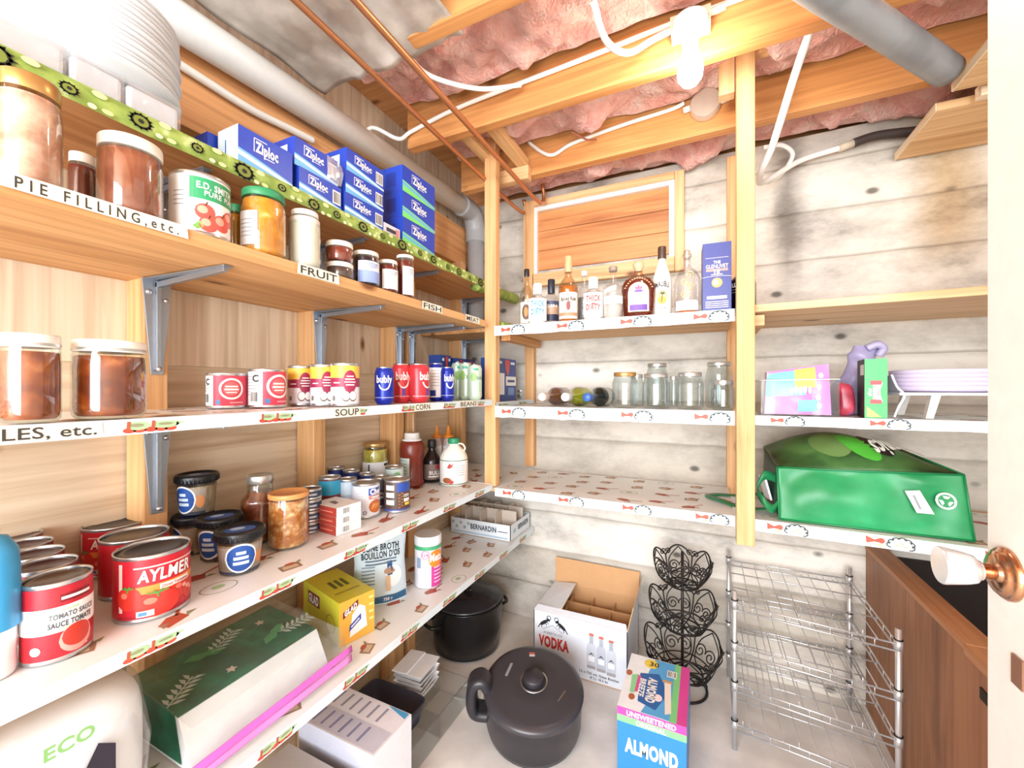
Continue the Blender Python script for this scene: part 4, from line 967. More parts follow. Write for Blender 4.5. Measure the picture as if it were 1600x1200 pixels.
# hummus style tubs
TUBB, TUBW = hue('#1f4f9e', .4), hue('#b9a791', .3)
def tub(place, label, fillc, ang=0.0):
    loc, r, H, rz = place; t = thing('dip_tub', label, 'tub', loc, rz, 'black lidded tubs'); r *= .985
    zb = H-.020
    MB().lathe([(r*.74, .0005), (r*.78, .003), (r*.90, zb), (r*.90, zb+.004)], glass('#e8e6e2', 'clear_plastic', .06, .6, .1), 32, cap1=False).build('tub_body', t)
    MB().lathe([(r*.72, .003), (r*.765, .006), (r*.86, zb*.9)], fillc, 32).build('contents', t)
    L = MB(); L.lathe([(r*.95, zb), (r, zb+.002), (r, H-.005), (r*.97, H-.001), (r*.90, H), (r*.88, H-.004), (.001, H-.004)], hue('#16181c', .35), 40, cap1=False)
    for k in range(36):
        a = 2*pi*k/36; L.beam((r*1.004*cos(a), r*1.004*sin(a), zb+.003), (r*1.004*cos(a), r*1.004*sin(a), H-.006), (.0008*cos(a), .0008*sin(a), 0), (-.0012*sin(a), .0012*cos(a), 0), hue('#16181c', .35))
    top = lambda s, q, l=1: Vector((q, s, H-.004+LAY*l)) if False else Vector((-q, s, H-.004+LAY*l))
    L.disc(top, 0, 0, r*.62, r*.45, TUBB, 1); L.disc(top, -r*.1, r*.1, r*.3, r*.2, hue('#a9c6e0', .4), 2); L.build('lid', t)
    m = MB(); f = lambda s, q, l=1: Vector(((r*(.76+.14*q/zb)+LAY*l)*cos(ang+s/(r*.83)), (r*(.76+.14*q/zb)+LAY*l)*sin(ang+s/(r*.83)), q))
    m.strip(f, -r*1.1, r*1.0, zb*.12, zb*.86, hue('#a1968a', .4), 1); m.disc(f, -.05*r, zb*.52, r*.62, zb*.43, WHITE, 2); m.disc(f, -.05*r, zb*.52, r*.55, zb*.38, TUBB, 3)
    for k, ww in enumerate((.35, .55, .6)): m.rect(f, -.05*r, zb*(.68-.15*k), r*ww, zb*.09, hue('#cfe0f2', .4), 4)
    m.disc(f, r*.75, zb*.45, r*.2, zb*.2, hue('#cf8a55', .5), 2); m.strip(f, -r*1.1, r*1.0, zb*.06, zb*.14, hue('#3a3f52', .4), 2)
    m.build('label', t); return t
BEI = speckle('#b9a687', '#d6c8ac', 40, .6)
pt = cyl_at(332, 416, 824, ZL, vbase=903)
tub(pt, 'black lidded dip tub with a round blue label, nearest the shelf front', BEI, .1)
pt2 = cyl_at(303, 381, 804, ZL, vbase=880)
tub(pt2, 'black lidded dip tub with a round blue label, just behind the nearest tub', BEI, -.55)
pa = cyl_at(266, 337, 796, ZL, gapL=.292); pa = (pa[0], pa[1], pt[2], pa[3])
tub(pa, 'black lidded dip tub at the bottom of the two tub stack', BEI, -1.2)
tub((pa[0]+Vector((.004, .006, pt[2]+.0005)), pa[1]*1.03, pt[2]*1.05, pa[3]), 'black lidded dip tub on top of the two tub stack, pale chunks showing', BEI, -.75)
jar(cyl_at(375, 437, 741, ZL, gapL=.215), 'jar of dark red brown sauce with a silver lid behind the orange jar', speckle('#6e2f1c', '#93502f', 40, .3, '#b98a5c'), LIDS, .85, .66, .020, shoulder=.68)
oj = jar(cyl_at(417, 484, 768, ZL, vbase=862), 'jar of chunky orange beans with an orange plastic lid near the shelf front', speckle('#b8692c', '#d9955a', 60, .3, '#f3d3a4', .42, .55), hue('#e0995a', .4), .95, .92, .012, lidr=.99)
tn = cyl_at(466, 503, 760, ZL, gapL=.17)
for k in range(4):
    def d_t(m, mp, R, h): m.rect(mp, R*.2, h*.5, R*.9, h*.5, hue('#7a93b8', .4), 2); m.rect(mp, R*.2, h*.5, R*.6, h*.2, WHITE, 3)
    tin_can((tn[0]+Vector((0, 0, .0305*k)), tn[1], .030, tn[3]), ('bottom', 'second from bottom', 'third from bottom', 'top')[k]+' flat navy fish tin of the stack behind the orange bean jar', hue('#24364f', .4), d_t, 'flat navy fish tins', hue('#6b5a50', .35, .7), 'fish_tin')
a3, b3, c3 = onZ(525, 838, ZL), onZ(487, 827, ZL), onZ(558, 821, ZL)
ux = (a3-b3); wR = ux.length; rz3 = atan2(-(ux.x), ux.y)
dR = (c3-a3).length*.9
def d_small(p, f, l, t, w_, d, h):
    p.rect(f, 0, h*.5, w_*.98, h*.9, hue('#a23c30', .4), 1); p.disc(f, -w_*.3, h*.62, w_*.14, h*.18, hue('#efd7d0', .5), 2); p.rect(f, w_*.12, h*.5, w_*.5, h*.12, hue('#d87a66', .5), 2)
    rr = flat((-d/2, w_/2, 0), (-1, 0, 0), (0, 0, 1)); p.barcode(rr, -d*.12, h*.5, d*.3, h*.75, 2)
    p.poly(t, [(-w_*.2, -d*.1), (w_*.15, -d*.2), (w_*.1, d*.0), (-w_*.15, d*.1)], hue('#8a6a5a', .5), 1)
for k in range(3):
    h3 = .0245
    carton((a3+b3)/2+Vector((0, 0, k*(h3+.0004))), wR, dR, h3, rz3+.015*k, ('bottom', 'middle', 'top')[k]+' flat red and white box of three stacked beside the orange bean jar', (hue('#a23c30', .4), WHITE, hue('#f3eee9', .5), WHITE), d_small, 'flat_box', 'box', 'small red and white boxes')
def d_chef(m, mp0, R, h):
    mp = wrap(R, .007, .15)
    m.strip(mp, -R*.1, R*1.3, h*.56, h*.60, WHITE, 1)
    m.rect(mp, R*.62, h*.80, R*1.15, h*.24, hue('#3c56a8', .4), 2); m.text(mp, 'Chef', R*.62, h*.80, h*.18, WHITE, 4, R*.95, bold=.05)
    m.rect(mp, R*.62, h*.61, R*1.1, h*.12, hue('#cf8a78', .4), 2); m.rect(mp, R*.62, h*.61, R*.7, h*.05, WHITE, 3); m.disc(mp, R*.62, h*.30, R*.56, h*.22, hue('#c46a34', .4), 2)
    for k in range(7): m.line(mp, (R*(.3+.09*k), h*(.22+.05*(k % 3))), (R*(.42+.08*k), h*(.40-.04*(k % 2))), .004, hue('#e8a35e', .4), 3)
    for k in range(6): m.rect(mp, -R*.55, h*(.75-.08*k), R*.5, h*.014, hue('#b9bac2', .5), 1)
    m.ring(mp, -R*.2, h*.12, R*.13, R*.13, R*.05, INK, 2)
CH = tin_can(cyl_at(548, 594, 752, ZL, vbase=811), 'white can with a blue name panel and orange pasta picture', hue('#e4e5ee', .4), d_chef)
def d_bean(m, mp, R, h):
    m.strip(mp, R*.0, R*1.4, h*.66, h*.98, hue('#2b4aa0', .4), 1); m.strip(mp, -R*1.5, R*1.5, 0, h*.06, hue('#4a57a0', .4), 2)
    m.strip(mp, R*.0, R*1.4, h*.06, h*.66, hue('#5e3f2e', .4), 1)
    for k in range(3): m.rect(mp, -R*.55, h*(.82-.26*k), R*.7, h*.18, hue('#d9d3cf', .5), 2)
    for k in range(10): m.disc(mp, R*(.18+.22*(k % 2)), h*(.12+.055*k), R*.1, h*.03, hue('#8f6a50', .4), 3, 8)
    m.rect(mp, R*.8, h*.36, R*.55, h*.12, hue('#efe8e0', .5), 4); m.rect(mp, R*.85, h*.22, R*.5, h*.10, hue('#e7c94c', .5), 4); m.rect(mp, R*.75, h*.52, R*.5, h*.1, hue('#efe8e0', .5), 4)
    m.text(mp, 'BEANS', R*.7, h*.52, h*.06, INK, 6, R*.4)
tin_can(cyl_at(599, 641, 747, ZL, vbase=802), 'blue and brown bean can, rightmost of the can group at the shelf front', hue('#54423c', .4), d_bean)
hc = .105
def blue_can(place, lb, base, top2, deco=None): tin_can(place, lb, base, deco or (lambda m, mp, R, h: (m.strip(mp, -R*1.4, R*1.4, h*.6, h*.98, top2, 1), m.rect(mp, 0, h*.4, R*.9, h*.25, hue('#cfc7cf', .5), 2), m.rect(mp, 0, h*.4, R*.6, h*.06, INK, 3))), 'cans grouped behind the pasta can')
blue_can(cyl_at(497, 533, 744, ZL, gapL=.215), 'teal and maroon can directly behind the small flat boxes', hue('#7d3030', .4), hue('#2f9cc4', .4))
blue_can(cyl_at(527, 558, 747, ZL, gapL=.195), 'pale blue can between the small flat boxes and the pasta can', hue('#a9c3d9', .4), hue('#c3d6e4', .4))
blue_can(cyl_at(578, 609, 744, ZL, gapL=.17), 'dark purple can between the pasta can and the bean can', hue('#4a3560', .4), hue('#6a6f80', .4))
blue_can(cyl_at(512, 540, 730, ZL, gapL=.325), 'navy can at the back left of the can group, against the wall', hue('#1d2b60', .4), hue('#22357a', .4))
blue_can(cyl_at(535, 562, 734, ZL, gapL=.265), 'navy can behind the pale blue can, second from the wall', hue('#1d2b60', .4), hue('#22357a', .4))
blue_can(cyl_at(560, 586, 739, ZL, gapL=.225), 'navy can directly behind the white pasta can', hue('#1d2b60', .4), hue('#2a3f94', .4))
blue_can(cyl_at(601, 631, 728, ZL, gapL=.20), 'pale green can behind the bean can', hue('#cfe3dc', .4), hue('#dcebe6', .4), lambda m, mp, R, h: (m.disc(mp, R*.3, h*.75, R*.4, h*.15, hue('#8fc08c', .4), 1), m.rect(mp, -R*.3, h*.5, R*.6, h*.1, WHITE, 1)))
PKL = hue('#f2f3f6', .5)
def d_pick(m, mp, r, H):
    mp2 = wrap(r+.0004, 0, .1); m.strip(mp2, -r*1.5, r*1.5, H*.06, H*.62, PKL, 1); m.rect(mp2, -r*.6, H*.38, r*.12, H*.4, hue('#3a3c50', .5), 2); m.rect(mp2, r*.9, H*.56, r*.5, H*.05, INK, 2)
jar(cyl_at(566, 606, 691, ZL, gapL=.315), 'pickle jar with yellow contents, gold lid and white label behind the cans', speckle('#b9a233', '#d8c661', 30, .3), LIDG, .93, .88, .015, d_pick)
# brown barbecue sauce jug
def d_bbq(m, r, H):
    mp = wrap(r*.92+.001, 0, -.8); m.strip(mp, -r*.55, r*.55, H*.1, H*.55, hue('#cfe0da', .5), 1, 12)
    for k in range(6): m.rect(mp, 0, H*(.5-.06*k), r*.7, H*.012, GREY, 2)
bottle(cyl_at(624, 663, 676, ZL, vbase=763), 'brown red sauce jug with a white screw lid', [(.8, .002), (.97, .012), (1, .03), (1, .08), (.9, .10), (.9, .52), (.98, .56), (1, .62), (.98, .78), (.86, .84), (.72, .86)],
       [(.72, .85), (.80, .855), (.80, .875), (.62, .88), (.62, .985), (.57, 1.0)], None, hue('#7c2f20', .3), WHITE, d_bbq, cat='jug', name='sauce_jug')
def d_dk(m, r, H):
    mp = wrap(r+.0006, 0, .2); m.strip(mp, -r*1.2, r*1.2, H*.08, H*.44, hue('#7d6a62', .5), 1); m.text(mp, 'BULL', r*.1, H*.24, H*.09, WHITE, 3, r*1.2); m.disc(mp, r*.5, H*.38, r*.35, H*.06, hue('#a3303a', .5), 2)
    m.rect(mp, 0, H*.15, r*1.2, H*.03, WHITE, 2)
bottle(cyl_at(660, 690, 687, ZL, vbase=755), 'dark sauce bottle with a black cap between the sauce jug and the white jug', [(.85, .002), (1, .02), (1, .5), (.9, .56), (.45, .72), (.38, .80), (.38, .86)], [(.42, .80), (.46, .81), (.46, .985), (.4, 1)], None, hue('#241a1a', .2), BLACK, d_dk, cat='bottle', name='sauce_bottle')
for (a, b, gp, lb) in ((674, 691, .29, 'orange topped squeeze bottle, left one of two behind the white jug'), (691, 710, .25, 'orange topped squeeze bottle, right one of two behind the white jug')):
    bottle(cyl_at(a, b, 665, ZL, gapL=gp), lb, [(.9, .002), (1, .02), (1, .62), (.9, .70), (.55, .76)], [(.6, .75), (.95, .77), (.9, .80), (.42, .82), (.28, .92), (.12, 1.0)], None, hue('#c9b9b6', .35), hue('#ea8a2e', .4),
           lambda m, r, H: m.strip(wrap(r+.0006, 0), -r, r, H*.2, H*.6, hue('#eef0f2', .5), 1), cat='bottle', name='squeeze_bottle', group='orange topped bottles')
def d_jug(m, r, H):
    mp = wrap(r+.0006, 0, .1); m.strip(mp, -r*1.5, r*1.5, H*.06, H*.54, hue('#f4f4f0', .5), 1); m.strip(mp, -r*1.5, r*1.5, H*.535, H*.55, hue('#2f6a4a', .5), 2); m.strip(mp, -r*1.5, r*1.5, H*.045, H*.06, hue('#2f6a4a', .5), 2)
    m.poly(mp, [(-r*.6, H*.40), (-r*.4, H*.50), (-r*.3, H*.46), (-r*.15, H*.50), (-r*.2, H*.42), (-r*.4, H*.38)], hue('#b8433a', .5), 2); m.disc(mp, -r*.6, H*.13, r*.35, H*.06, hue('#a8603a', .5), 2); m.disc(mp, -r*.3, H*.1, r*.2, H*.04, hue('#c2453c', .5), 3)
    for k in range(5): m.rect(mp, r*.4, H*(.44-.05*k), r*.7, H*.014, hue('#a9b0ac', .5), 2)
WJ = bottle(cyl_at(687, 731, 684, ZL, vbase=761), 'white syrup jug with a green cap near the corner post', [(.9, .002), (1, .015), (1, .56), (.96, .62), (.80, .72), (.5, .81), (.36, .85), (.34, .90)], [(.40, .88), (.42, .89), (.42, .985), (.38, 1)], None, hue('#f0ede2', .35), hue('#2f8f62', .4), d_jug, cat='jug', name='syrup_jug')
hd = MB(); wr = WJ.children[0].dimensions.x/2; Hh = .0
rj = max(v.co.x for v in WJ.children[0].data.vertices); hj = max(v.co.z for v in WJ.children[0].data.vertices)
hd.tube(spline([(.012, .33*rj, hj*.98), (.02, .62*rj, hj*.97), (.02, .80*rj, hj*.88), (.01, .72*rj, hj*.80)], 6), .0035, hue('#f0ede2', .35)); hd.build('handle', WJ)
# wire stand
ws = cyl_at(601, 652, 684, ZL, gapL=.30)
t = thing('wire_stand', 'white wire stand with a ring behind the sauce jug', 'stand', (ws[0].x, ws[0].y, ZL), ws[3])
WI = hue('#e4e0da', .4); hz = ws[2]
MB().tube([(.03*cos(a), -.025+.03*sin(a), hz) for a in [2*pi*k/24 for k in range(24)]], .0025, WI, 6, True).build('ring', t)
MB().tube([(.035*cos(a), .01+.035*sin(a), .004) for a in [2*pi*k/24 for k in range(24)]], .003, WI, 6, True).build('base_ring', t)
for yy in (-.012, .004, .05): MB().tube([(0, yy, .004), (0, yy, hz+.10)], .0025, WI, 6).build('upright', t)
# =============================================================== lowest left shelf
def quadpatch(m, c, nu, nv, mat, bulge=0.0, rough=0.0, fq=8, seed=0):
    c = [Vector(p) for p in c]; nrm = (c[1]-c[0]).cross(c[3]-c[0]).normalized()
    def fn(a, b):
        p = c[0]*(1-a)*(1-b)+c[1]*a*(1-b)+c[2]*a*b+c[3]*(1-a)*b
        k = 16*a*(1-a)*b*(1-b)
        return p+nrm*(bulge*k+rough*min(1, k*3)*noise.noise(p*fq+Vector((seed, 0, 0))))
    return m.grid(fn, nu, nv, mat)
def blob(m, c, hx, hy, hz, mat, e=.35, n=28, rough=0.0, fq=7):
    def fn(a, b):
        th, ph = 2*pi*a, -pi/2+pi*b; sg = lambda v, q: math.copysign(abs(v)**q, v)
        p = Vector((hx*sg(cos(ph), e)*sg(cos(th), e), hy*sg(cos(ph), e)*sg(sin(th), e), hz*sg(sin(ph), e)))
        p *= 1+rough*noise.noise(p*fq); return Vector(c)+p
    return m.grid(fn, n*2, n, mat)
t = thing('paper_towel_pack', 'big white plastic wrapped paper towel pack at the near end of the lowest left shelf', 'pack', (-.965, .16, ZB))
m = MB(); blob(m, (0, .045, .128), .135, .165, .120, hue('#f3f5f8', .7), .4); m.build('towels', t)
m = MB(); blob(m, (0, .045, .129), .140, .172, .1265, glass('#fbfcfc', 'clear_film', .06, .6, .15, ('#ffffff', .12)), .42, 36, .05, 14); m.build('film_wrap', t)
m = MB(); f = flat((.1425, .03, .155), (0, 1, 0), (0, 0, 1))
m.poly(f, [(.02, -.05), (.12, -.06), (.12, .015), (.10, .03), (.085, .0)], hue('#231c2c', .5), 6); m.text(f, 'ECO', .07, .055, .018, hue('#7fb26a', .5), 7, None, .03); m.text(f, 'EST', -.02, .03, .022, INK, 7, None, .03); m.build('print', t)
# zip bag with green printed fabric
t = thing('zip_bag', 'clear zip bag with pink seals holding dark green leaf print cloth', 'bag', (0, 0, 0))
A, B_, Cc, D = Vector((-.835, .42, ZB+.095)), Vector((-.835, .745, ZB+.105)), Vector((-1.10, .745, ZB+.125)), Vector((-1.10, .42, ZB+.115))
DG = speckle('#126048', '#1c8566', 14, .4, '#0d4a36')
m = MB(); fb = [Vector((-.85, .43, ZB+.004)), Vector((-.85, .735, ZB+.004)), Vector((-1.09, .735, ZB+.004)), Vector((-1.09, .43, ZB+.004))]
ft = [Vector((-.90, .43, ZB+.092)), Vector((-.90, .735, ZB+.099)), Vector((-1.09, .735, ZB+.117)), Vector((-1.09, .43, ZB+.108))]
m.hexa(fb+ft, hue('#e6ebea', .6)); quadpatch(m, [p+Vector((0, 0, .001)) for p in ft], 16, 12, DG, .004, .004)
fm_ = flat(ft[0]+Vector((0, 0, .005)), ft[1]-ft[0], ft[3]-ft[0])
m.poly(flat(ft[3]*.5+fb[0]*.5-Vector((0, .0012, 0)), (1, 0, 0), (0, 0, 1)), [(-.10, -.045), (.085, -.045), (.06, .045), (-.09, .055)], DG, 1)
LF, LFW, LFP = hue('#4fae72', .5), hue('#cfe6dc', .5), hue('#e8d8c8', .5); rnd = random.Random(6)
for k in range(7):
    cs, ct, a = .03+.042*k, .04+.09*(k % 2)+rnd.uniform(-.01, .02), rnd.uniform(-.8, .9)
    q = lambda x, y, l=1: fm_(cs+x*cos(a)-y*sin(a), ct+x*sin(a)+y*cos(a), l)
    if k % 3 == 0:
        m.line(q, (-.04, 0), (.04, 0), .003, LFW, 12)
        for i in range(6):
            for sgn in (1, -1): m.poly(q, [(-.035+.013*i, 0), (-.03+.013*i, sgn*.012), (-.02+.013*i, sgn*.022), (-.022+.013*i, sgn*.008)], LFW, 12)
    elif k % 3 == 1:
        for i in range(2): m.poly(q, [(0+.03*i, 0), (.018+.03*i, .014), (.044+.03*i, .010), (.05+.03*i, 0), (.03+.03*i, -.012)], LF, 12)
    else: m.poly(q, [(.012*cos(b*pi/5)*(1 if b % 2 else .5), .012*sin(b*pi/5)*(1 if b % 2 else .5)) for b in range(10)], LFP, 12)
m.build('folded_cloth', t)
FILM = glass('#fbfdfd', 'clear_film', .03, .45, .1, ('#ffffff', .05))
m = MB(); quadpatch(m, [A+Vector((0, 0, .008)), B_+Vector((0, 0, .008)), Cc+Vector((0, 0, .008)), D+Vector((0, 0, .008))], 30, 20, FILM, .012, .012, 16)
quadpatch(m, [Vector((-.825, .40, ZB+.03)), Vector((-.825, .765, ZB+.045)), B_+Vector((0, .01, .008)), A+Vector((0, -.01, .008))], 30, 8, FILM, .006, .008, 18, 3)
quadpatch(m, [B_+Vector((0, 0, .008)), Vector((-.83, .755, ZB+.01)), Vector((-1.09, .76, ZB+.01)), Cc+Vector((0, 0, .008))], 10, 14, FILM, .004, .008, 15, 6)
m.build('film', t)
for k, (z0, z1, c) in enumerate(((.036, .050, '#dd6cc6'), (.012, .028, '#e48ed2'))):
    m = MB(); quadpatch(m, [Vector((-.818-.001*k, .385, ZB+z0-.010*(1-k))), Vector((-.818-.001*k, .775, ZB+z0+.004)), Vector((-.821, .775, ZB+z1+.006)), Vector((-.821, .385, ZB+z1-.008*(1-k)))], 24, 3, hue(c, .3), .0, .005, 10, k); m.build('pink_seal', t, solid=.0015)
# yellow trash bag box
a3, b3, d3 = onZ(530, 1013, ZB), onZ(585, 985, ZB), onZ(449, 912, .603)
u3 = b3-a3; w3 = u3.length; rzG = atan2(-u3.x, u3.y); nv = Vector((cos(rzG), sin(rzG), 0)); dG = min(.22, abs((Vector((d3.x, d3.y, 0))-Vector((a3.x, a3.y, 0))).dot(nv)))
def d_glad(p, f, l, t_, w_, d, h):
    G, RD = hue('#f3ead6', .4), hue('#7a1d22', .4)
    p.poly(f, [(-w_*.40, h*.60), (w_*.02, h*.78), (w_*.02, h*.93), (-w_*.40, h*.75)], RD, 1); p.text(f, 'GLAD', -w_*.19, h*.765, h*.12, WHITE, 3, w_*.34, bold=.05, slope=.38)
    p.poly(f, [(-w_*.22, h*.12), (w_*.28, h*.22), (w_*.22, h*.70), (w_*.05, h*.80), (-w_*.15, h*.62)], hue('#f4f5f7', .4), 2)
    p.poly(f, [(-w_*.24, h*.26), (w_*.1, h*.44), (w_*.1, h*.58), (-w_*.22, h*.40)], hue('#3a4ba0', .4), 3); p.line(f, (-w_*.18, h*.35), (w_*.05, h*.48), .004, WHITE, 4)
    for k in range(4): p.rect(f, w_*.40, h*(.86-.17*k), w_*.13, h*.06, hue('#f2d98a', .4), 2)
    p.poly(l, [(-d*.35, h*.55), (-d*.02, h*.55), (-d*.02, h*.85), (-d*.35, h*.85)], RD, 1); p.text(l, 'GLAD', -d*.185, h*.70, h*.2, WHITE, 3, d*.28, bold=.05); p.ring(l, d*.28, h*.4, h*.22, h*.22, .003, hue('#8d8a2a', .5), 1)
    for k in range(3): p.poly(t_, [(-w_*.2+.17*w_*k, -d*.1), (-w_*.1+.17*w_*k, -d*.1), (-w_*.08+.17*w_*k, d*.15), (-w_*.18+.17*w_*k, d*.15)], hue('#6e6f2c', .5), 1)
    p.rect(t_, 0, -d*.25, w_*.7, d*.05, hue('#b9a82a', .5), 1)
t = carton(Vector((a3.x+b3.x, a3.y+b3.y, ZB*2))/2, w3, dG, .122, rzG, 'yellow and orange trash bag box beside the leaf print zip bag', (hue('#efb043', .4), hue('#d6cf3c', .4), hue('#e2d63a', .4), hue('#d6cf3c', .4)), d_glad)
# bone broth pouch
lo = onZ(598, 944, ZB); rzP = atan2(-lo.y, -lo.x)+.15
t = thing('broth_pouch', 'pale blue standing pouch with dark blue top between the yellow box and the white canister', 'pouch', lo+Vector((-.03, .02, 0)), rzP)
PW_, PH = .180, .268; NAVY = hue('#2a5f86', .4); PBL = hue('#cfe0ea', .35)
def psh(a, b, sgn):
    e = 1-b; s = (a-.5)*PW_*(1-.10*(1-abs(2*b-1))+.0*e)
    dp = (.036*e**.7+.002)*sqrt(max(0, 1-(2*a-1)**2))
    return Vector((sgn*dp+.004*noise.noise(Vector((a*6, b*7, 2))), s, PH*b))
m = MB(); m.grid(lambda a, b: psh(a, b, 1), 24, 26, PBL); m.grid(lambda a, b: psh(1-a, b, -1), 24, 26, PBL)
m.add([psh(k/24, 0, 1) for k in range(25)]+[psh(k/24, 0, -1) for k in range(25)], [(k, 25+k, 26+k, k+1) for k in range(24)], PBL); m.build('pouch_body', t)
m = MB()
fp = lambda s, q, l=1: psh(max(0, min(1, .5+s/PW_)), q/PH, 1)+Vector((.0007+LAY*2*l, 0, 0))
for (z0, z1, c) in ((PH*.80, PH*.985, NAVY), (PH*.02, PH*.10, NAVY)):
    for i in range(5): m.strip(fp, -PW_*.47, PW_*.47, z0+(z1-z0)*i/5, z0+(z1-z0)*(i+1)/5, c, 1, 20)
m.text(fp, 'BONES', .02, PH*.865, .020, WHITE, 3, .085, .03); m.disc(fp, .045, PH*.955, .014, .012, hue('#d8a548', .4), 3)
m.text(fp, 'INSTANT', .0, PH*.755, .006, INK, 2, .06); m.text(fp, 'BONE BROTH', .0, PH*.685, .020, hue('#27323c', .5), 2, .125, .03); m.text(fp, "BOUILLON D'OS", .0, PH*.595, .020, hue('#27323c', .5), 2, .135, .03)
for k in range(2): m.rect(fp, .0, PH*(.53-.04*k), .11, .005, hue('#5c6c78', .5), 2)
m.rect(fp, .03, PH*.42, .018, .045, hue('#1f4a80', .4), 2); m.disc(fp, .042, PH*.32, .03, .035, hue('#f0f2f4', .4), 2); m.disc(fp, .03, PH*.39, .022, .010, hue('#b08a6e', .4), 3); m.rect(fp, .022, PH*.24, .016, .05, hue('#d9b48f', .4), 4)
for k in range(6): m.rect(fp, -.045, PH*(.46-.04*k), .045, .004, hue('#7a8c98', .5), 2)
m.text(fp, '750 g', .02, PH*.06, .009, WHITE, 3, None, .02); m.build('print', t)
# fibre canister
def d_met(m, mp0, R, h): pass
mt = cyl_at(647, 690, 833, ZB, vbase=921); loc, r, H, rz = mt
t = thing('fibre_canister', 'white and pink supplement canister with a white lid on the lowest left shelf', 'canister', loc, rz)
MB().lathe([(r*.93, .001), (r*.97, .006), (r*.97, H*.84)], hue('#e9e6f0', .35), 32).build('canister_body', t)
MB().lathe([(r, H*.84), (r, H*.97), (r*.96, H)], hue('#e6ebf0', .35), 36).build('lid', t)
m = MB(); mp = wrap(r*.97+.0005, 0, .1)
m.strip(mp, -r*1.4, r*1.4, H*.745, H*.82, hue('#48a878', .4), 1); m.strip(mp, r*.15, r*1.3, H*.03, H*.50, hue('#cc3f96', .4), 1); m.disc(mp, r*.55, H*.57, r*.62, H*.17, hue('#ef8a2a', .4), 2)
m.text(mp, 'Meta', r*.55, H*.60, H*.14, WHITE, 4, r*1.05, .05); m.text(mp, '114', -r*.3, H*.66, H*.06, hue('#cc3f96', .5), 2); m.ring(mp, -r*.3, H*.66, r*.3, r*.3, .002, hue('#cc3f96', .5), 2)
m.rect(mp, -r*.8, H*.5, r*.35, H*.2, hue('#8fa3c0', .5), 1)
for k in range(5): m.rect(mp, r*.7, H*(.40-.07*k), r*.7, H*.025, hue('#f3c4e0', .4), 3)
m.build('label', t)
# jar tray with dividers
t = thing('divider_tray', 'white cardboard jar tray with upright dividers at the far end of the lowest left shelf', 'box', (-.982, 1.83, ZB))
w2, l2, hh = .165, .115, .075; CW = hue('#dfe6ec', .5); BRW2 = hue('#cfc3b6', .7)
m = MB()
m.box(-w2, -l2, .001, w2, l2, .004, BRW2); m.box(-w2, -l2, .004, w2, -l2+.003, hh, CW); m.box(-w2, l2-.003, .004, w2, l2, hh, CW); m.box(-w2, -l2, .004, -w2+.003, l2, hh, CW); m.box(w2-.003, -l2, .004, w2, l2, hh, CW)
m.build('tray', t)
m = MB(); CB2 = hue('#c4b5a6', .75)
for k in range(1, 4):
    x = -w2+2*w2*k/4; m.poly(lambda s, q, l=1: Vector((x, s, q)), [(-l2+.005, .005), (l2-.005, .005), (l2-.005, .115)]+[((l2-.005)*c, .122) for c in (.8, .3)]+[(.0, .100)]+[(-(l2-.005)*c, .122) for c in (.3, .8)]+[(-l2+.005, .115)], CB2)
for k in range(1, 3):
    y = -l2+2*l2*k/3; m.poly(lambda s, q, l=1: Vector((s, y, q)), [(-w2+.005, .005), (w2-.005, .005), (w2-.005, .12), (-w2+.005, .12)], CB2)
m.build('dividers', t, solid=.002)
m = MB(); f = flat((0, -l2, 0), (1, 0, 0), (0, 0, 1)); f2 = flat((w2, 0, 0), (0, 1, 0), (0, 0, 1))
m.text(f, 'BERNARDIN', .02, .045, .024, hue('#2a3644', .5), 2, .14, .03); m.text(f2, 'BERNARDIN', .03, .045, .024, hue('#2a3644', .5), 2, .12, .03)
for k in range(5): m.disc(f, -.15+.022*k, .055-.02*(k % 2), .008, .008, hue('#9fb4c0', .5), 1, 10)
m.rect(f, 0, .012, .3, .008, hue('#a8c0d0', .5), 1); m.rect(f, .125, .04, .05, .004, hue('#4a5560', .5), 1); m.rect(f2, -.07, .04, .03, .02, hue('#a8c0d0', .5), 1); m.build('print', t)
# =============================================================== floor, left
m_po, r_po, H_po, _ = cyl_at(668, 791, 933, 0, vbase=1047)
r_po = min(r_po, .168); cx, cy = max(m_po.x, WX+.009+r_po+.012), m_po.y
t = thing('stock_pot', 'large black enamel stock pot on the floor under the lowest left shelf', 'pot', (cx, cy, 0), -.5); BKE = hue('#141416', .16); H = H_po
MB().lathe([(r_po*.78, .001), (r_po*.90, .012), (r_po*.97, H*.5), (r_po*.985, H*.97), (r_po*1.02, H), (r_po*1.0, H+.003), (r_po*.95, H)], BKE, 48).build('pot_body', t)
MB().lathe([(r_po*.97, H+.003), (r_po*.99, H+.006), (r_po*.93, H+.012), (r_po*.72, H+.020), (r_po*.70, H+.023), (r_po*.4, H+.030), (.001, H+.034)], hue('#26262a', .2), 48, cap1=False).build('lid', t)
hdm = MB(); hdm.tube(spline([(-.03, 0, H+.028), (-.028, 0, H+.052), (.028, 0, H+.052), (.03, 0, H+.028)], 6), .006, BKE); hdm.build('lid_handle', t)
for s in (1, -1): MB().tube(spline([(-.045, s*r_po*.93, H*.70), (-.04, s*(r_po+.03), H*.72), (0, s*(r_po+.042), H*.73), (.04, s*(r_po+.03), H*.72), (.045, s*r_po*.93, H*.70)], 6), .008, BKE).build('side_handle', t)
